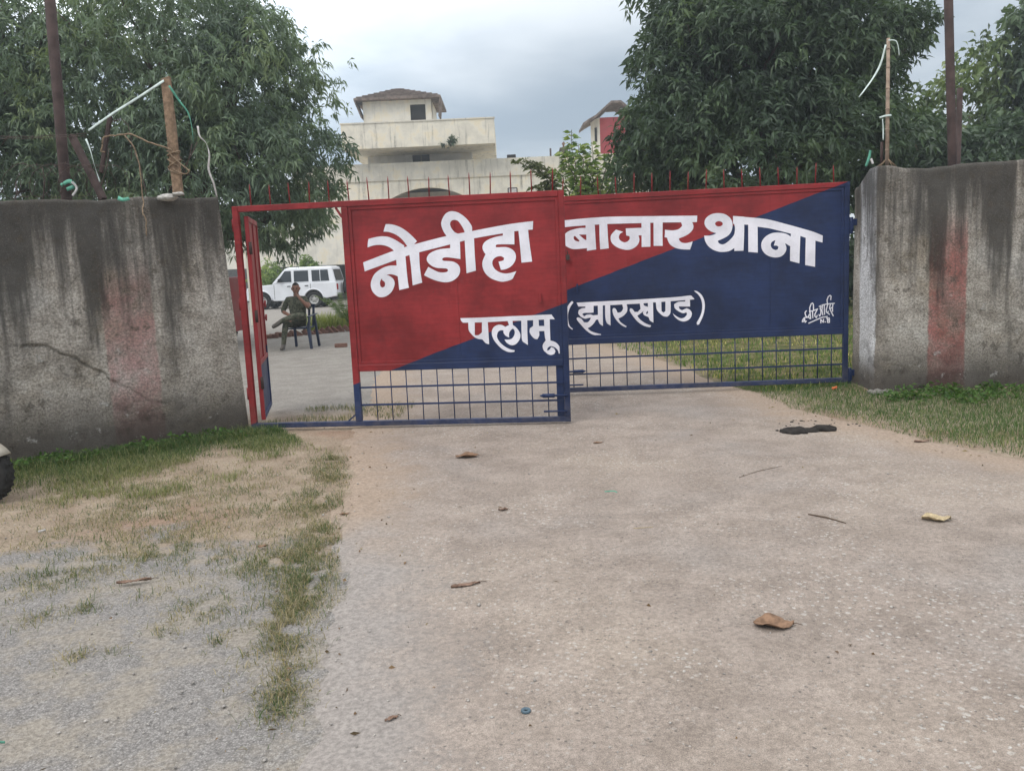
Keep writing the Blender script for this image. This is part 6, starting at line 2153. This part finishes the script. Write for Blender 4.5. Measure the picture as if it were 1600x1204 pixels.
strip([at(95, 290, 8.15), at(108, 283, 8.15), at(116, 290, 8.12), at(104, 296, 8.12)], 0.05, M['ribbon_green'], 'rag_strip', 'green rag knotted low on the left brown post', 'rag', RG)
strip([at(112, 284, 8.1), at(120, 294, 8.1), at(113, 306, 8.1)], 0.03, M['rag'], 'rag_strip', 'pale rag below the green knot on the left brown post', 'rag', RG)
p = at(195, 312, 7.72)
strip([at(184, 309, 7.76), at(192, 312, 7.72), at(202, 310, 7.76)], 0.05, M['ribbon_green'], 'rag_strip', 'small green rag lying on the left wall top', 'rag', RG)
# plaster lumps on the wall top
for k, (px, py, Y, s) in enumerate(((262, 309, 7.93, 0.10), (279, 303, 7.9, 0.06))):
    bm = bmesh.new()
    bmesh.ops.create_icosphere(bm, subdivisions=2, radius=s)
    c = at(px, py, Y)
    o = MB().add([(c.x + v.co.x * (1 + 0.3 * noise.noise(v.co * 20)), c.y + v.co.y * 0.7, c.z + v.co.z * 0.33 * (1 + 0.5 * noise.noise(v.co * 30))) for v in bm.verts], [[v.index for v in f.verts] for f in bm.faces]).build('plaster_lump', M['chip'])
    bm.free()
    tag(o, ('flat pale plaster lump at the foot of the wooden stake', 'small upright plaster lump right of the wooden stake foot')[k], 'plaster lump')

# barbed wire
bw = empty('barbed_wire', at(60, 260, 8.1), 0, 'rusty barbed wire strands and loops above the left wall', 'wire')
wb = Vector(bw.location)


def wire(pts, r=0.003, barbs=True):
    m = MB()
    P = [Vector(p) - wb for p in pts]
    m.tube(P, r, 5)
    if barbs:
        for i in range(1, len(P) - 1, 2):
            d = (P[i + 1] - P[i - 1]).normalized()
            for k in range(2):
                an = random.uniform(0, pi)
                v = (d.orthogonal().normalized() * cos(an) + d.cross(d.orthogonal().normalized()) * sin(an)) * 0.016
                m.tube([P[i] - v, P[i] + v], 0.0018, 4)
    m.build('strand', M['wire'], bw)


for y0, y1 in ((213, 209), (216, 212)):
    wire([at(-40 + 175 * t, y0 + (y1 - y0) * t + 2 * sin(pi * t), 8.15) + Vector((0, 0, random.uniform(-0.004, 0.004))) for t in np.linspace(0, 1, 26)])
for k in range(7):
    c0 = 8 + k * 22
    pts = []
    for t in np.linspace(0, 2 * pi * 1.1, 26):
        pts.append(at(c0 + 24 * cos(t) + 6 * t, 283 + 26 * sin(t) + 4 * noise.noise(Vector((k, t, 0))), 8.1 + 0.12 * sin(t * 1.0)))
    wire(pts, 0.0028)
for x0, y0, x1, y1 in ((24, 285, 26, 318), (66, 262, 70, 318), (170, 232, 155, 312), (210, 238, 232, 308), (300, 225, 275, 306), (308, 222, 265, 300)):
    wire([at(x0 + (x1 - x0) * t + 2 * sin(5 * t), y0 + (y1 - y0) * t, 8.05) for t in np.linspace(0, 1, 9)], 0.0045, False)
wire([at(175, 190, 8.1), at(190, 186, 8.1), at(200, 195, 8.1), at(206, 220, 8.1), at(205, 250, 8.1)], 0.004, False)

# right wall top
YR = 8.95
a, b = at(1388, 60, YR), at(1386, 262, YR)
bb = empty('bamboo_stick', b, 0, 'upright bamboo stick on the right wall top', 'stick')
m = MB()
m.tube([Vector((0, 0, 0)), (a - b) * 0.5, (a - b)], [0.021, 0.019, 0.017], 9)
m.build('cane', M['bamboo'], bb)
for f in (0.14, 0.3, 0.46, 0.62, 0.78, 0.92):
    q = (a - b) * f
    MB().tube([q - Vector((0, 0, 0.008)), q, q + Vector((0, 0, 0.008))], [0.019, 0.0235, 0.019], 9).build('node_ring', M['bamboo'], bb)
m = MB()
for k in range(12):
    an = random.uniform(0, 2 * pi)
    m.tube([(0, 0, 0.10), (cos(an) * 0.05, sin(an) * 0.05, 0.05), (cos(an) * random.uniform(0.07, 0.16), sin(an) * 0.08, random.uniform(-0.02, 0.01))], 0.004, 5)
m.build('straw_binding', M['rope'], bb)
strip([at(1384, 70, YR - 0.03), at(1376, 100, YR - 0.03), at(1362, 125, YR - 0.03), at(1342, 152, YR - 0.02)], 0.026, M['ribbon'], 'plastic_ribbon', 'pale green ribbon blowing left from the bamboo stick top', 'ribbon', RG, 1.0)
strip([at(1388, 63, YR - 0.03), at(1400, 64, YR - 0.03), at(1404, 76, YR - 0.03), at(1405, 87, YR - 0.02)], 0.016, M['ribbon'], 'plastic_ribbon', 'short ribbon at the right of the bamboo stick top', 'ribbon', RG)
strip([at(1374, 184, YR - 0.035), at(1384, 181, YR - 0.035), at(1393, 180, YR - 0.03)], 0.03, M['ribbon'], 'plastic_ribbon', 'ribbon knotted across the middle of the bamboo stick', 'ribbon', RG)
strip([at(1379, 186, YR - 0.035), at(1380, 200, YR - 0.03), at(1380, 219, YR - 0.03)], 0.018, M['ribbon'], 'plastic_ribbon', 'ribbon tail hanging from the knot on the bamboo stick', 'ribbon', RG)
strip([at(1360, 235, YR - 0.06), at(1358, 246, YR - 0.05), at(1353, 260, YR - 0.05)], 0.035, M['ribbon_green'], 'rag_strip', 'green rag standing on the right wall end', 'rag', RG)
strip([at(1361, 248, YR - 0.05), at(1364, 256, YR - 0.05)], 0.03, M['rag'], 'rag_strip', 'white rag scrap beside the green rag on the right wall', 'rag', RG)
a, b = at(1378, 222, YR + 0.05), at(1377, 262, YR + 0.05)
tag(MB().tube([b, a], 0.016, 8).build('iron_stub', M['rust']), 'short rusty iron stub left of the bamboo stick', 'stub')

# ------------------------------------------------------------------ yard lamp, cream post, red trailer, scooter
p = at(801, 300, 24)
fl = empty('floodlight', (p.x, 24, gz(p.x, 24)), 0, 'small floodlight on a dark pole above the gate top', 'lamp')
zz = p.z - gz(p.x, 24)
MB().tube([(0, 0, 0), (0, 0, zz - 0.05)], 0.035, 8).build('pole', M['steel'], fl)
MB().box((-0.14, -0.06, zz - 0.05), (0.14, 0.05, zz + 0.12)).build('housing', M['steel'], fl, bevel=0.02)
MB().box((-0.11, -0.068, zz - 0.02), (0.11, -0.0605, zz + 0.09)).build('lens', M['rag'], fl)
p = at(394, 440, 26)
cpst = empty('concrete_post', (p.x, 26, gz(p.x, 26)), 0, 'cream painted concrete post seen between the wicket door and its stile', 'post')
zt2 = at(392, 395, 26).z - gz(p.x, 26)
MB().box((-0.11, -0.11, 0), (0.11, 0.11, zt2)).build('shaft', M['cream'], cpst, bevel=0.015)
MB().box((-0.14, -0.14, zt2 + 0.001), (0.14, 0.14, zt2 + 0.08)).build('cap', M['cream'], cpst, bevel=0.01)

p = at(372, 475, 19)
trl = empty('red_trailer', (-7.27, 19.3, gz(p.x, 19)), 0, 'red metal trailer mostly hidden behind the left wall end', 'trailer')
z0_, z1_ = at(372, 521, 19).z, at(372, 432, 19).z
zc_ = gz(p.x, 19)
MB().box((-1.0, -0.3, z0_ + 0.02 - zc_), (0.92, 0.75, z1_ - zc_)).build('box', M['red'], trl, bevel=0.02)
MB().box((-0.98, -0.36, z0_ - zc_), (0.90, -0.3005, z0_ + 0.42 - zc_)).build('tail_board', simple('bright_red_panel', (0.55, 0.02, 0.02), 0.35, 0.5, var=0.2, scale=25, bump=0.3), trl, bevel=0.01)
for k in range(5):
    MB().box((-0.9 + k * 0.42, -0.335, z0_ + 0.47 - zc_), (-0.86 + k * 0.42, -0.3005, z1_ - zc_ - 0.02)).build('rib', M['red'], trl)
for x in (-0.7, 0.62):
    for y in (0.25,):
        wheel(trl, x, y, 0.26, 0.16)
MB().bar((0.6, -0.2, z0_ - zc_ + 0.4), (0.6, -0.2, 0), 0.06, 0.06).build('prop_leg', M['steel'], trl)

# scooter, mostly outside the frame
wp = og(2, 783)
scx = wp.x - 0.10
sct = empty('scooter', (scx, wp.y, gz(scx, wp.y)), rad(-8), 'scooter at the left picture edge with only its wheel in view', 'scooter')
wheel(sct, 0, 0, 0.215, 0.10, rimmat=M['rim'])
fd = MB()
for s0 in (0,):
    V_, F = [], []
    for i, a in enumerate(np.linspace(rad(35), rad(165), 12)):
        for j, yv in enumerate((-0.075, -0.05, 0.0, 0.05, 0.075)):
            rr = 0.245 - (0.03 if j in (0, 4) else 0)
            V_.append((rr * cos(a), yv, 0.215 + rr * sin(a)))
    for i in range(11):
        for j in range(4):
            k = i * 5 + j
            F.append((k, k + 1, k + 6, k + 5))
    fd.add(V_, F, smooth=True)
o = fd.build('mudguard', M['beige'], sct, recalc=False)
o.modifiers.new('t', 'SOLIDIFY').thickness = 0.006
MB().tube([(0, -0.08, 0.215), (-0.06, -0.08, 0.36), (-0.20, 0.0, 0.55), (-0.32, 0, 0.98)], [0.016, 0.018, 0.024, 0.026], 8).build('fork', M['rim'], sct)
MB().tube([(-0.33, -0.33, 1.02), (-0.31, -0.1, 1.0), (-0.31, 0.1, 1.0), (-0.33, 0.33, 1.02)], 0.016, 8).build('handlebar', M['blackplastic'], sct)
MB().prism([(-0.18, 0.30), (-0.12, 0.55), (-0.24, 0.95), (-0.34, 0.98), (-0.36, 0.5), (-0.40, 0.30)], -0.2, 0.2).build('apron', M['beige'], sct, bevel=0.04, seg=2)
MB().box((-0.82, -0.17, 0.24), (-0.38, 0.17, 0.31)).build('floorboard', M['blackplastic'], sct, bevel=0.02)
MB().prism([(-0.78, 0.28), (-0.72, 0.66), (-1.5, 0.74), (-1.58, 0.55), (-1.2, 0.34)], -0.17, 0.17).build('rear_body', M['beige'], sct, bevel=0.05, seg=2)
MB().prism([(-0.70, 0.672), (-0.72, 0.74), (-1.42, 0.83), (-1.5, 0.752)], -0.14, 0.14).build('saddle', M['blackplastic'], sct, bevel=0.02)
wheel(sct, -1.26, 0, 0.215, 0.10, rimmat=M['rim'])

# thin haze volume, added to soften contrast and lift the dark tones
hz = MB().box((-170, -40, -1.2), (170, 230, 24)).build('haze', None)
hz['kind'] = 'stuff'
hm_ = bpy.data.materials.new('haze_air')
hm_.use_nodes = True
hn = hm_.node_tree
hn.nodes.clear()
pv = node(hn, 'ShaderNodeVolumePrincipled', {'Color': (0.86, 0.94, 1.0, 1), 'Density': 0.0021, 'Anisotropy': 0.2})
ho = node(hn, 'ShaderNodeOutputMaterial')
hn.links.new(pv.outputs[0], ho.inputs['Volume'])
hz.data.materials.append(hm_)
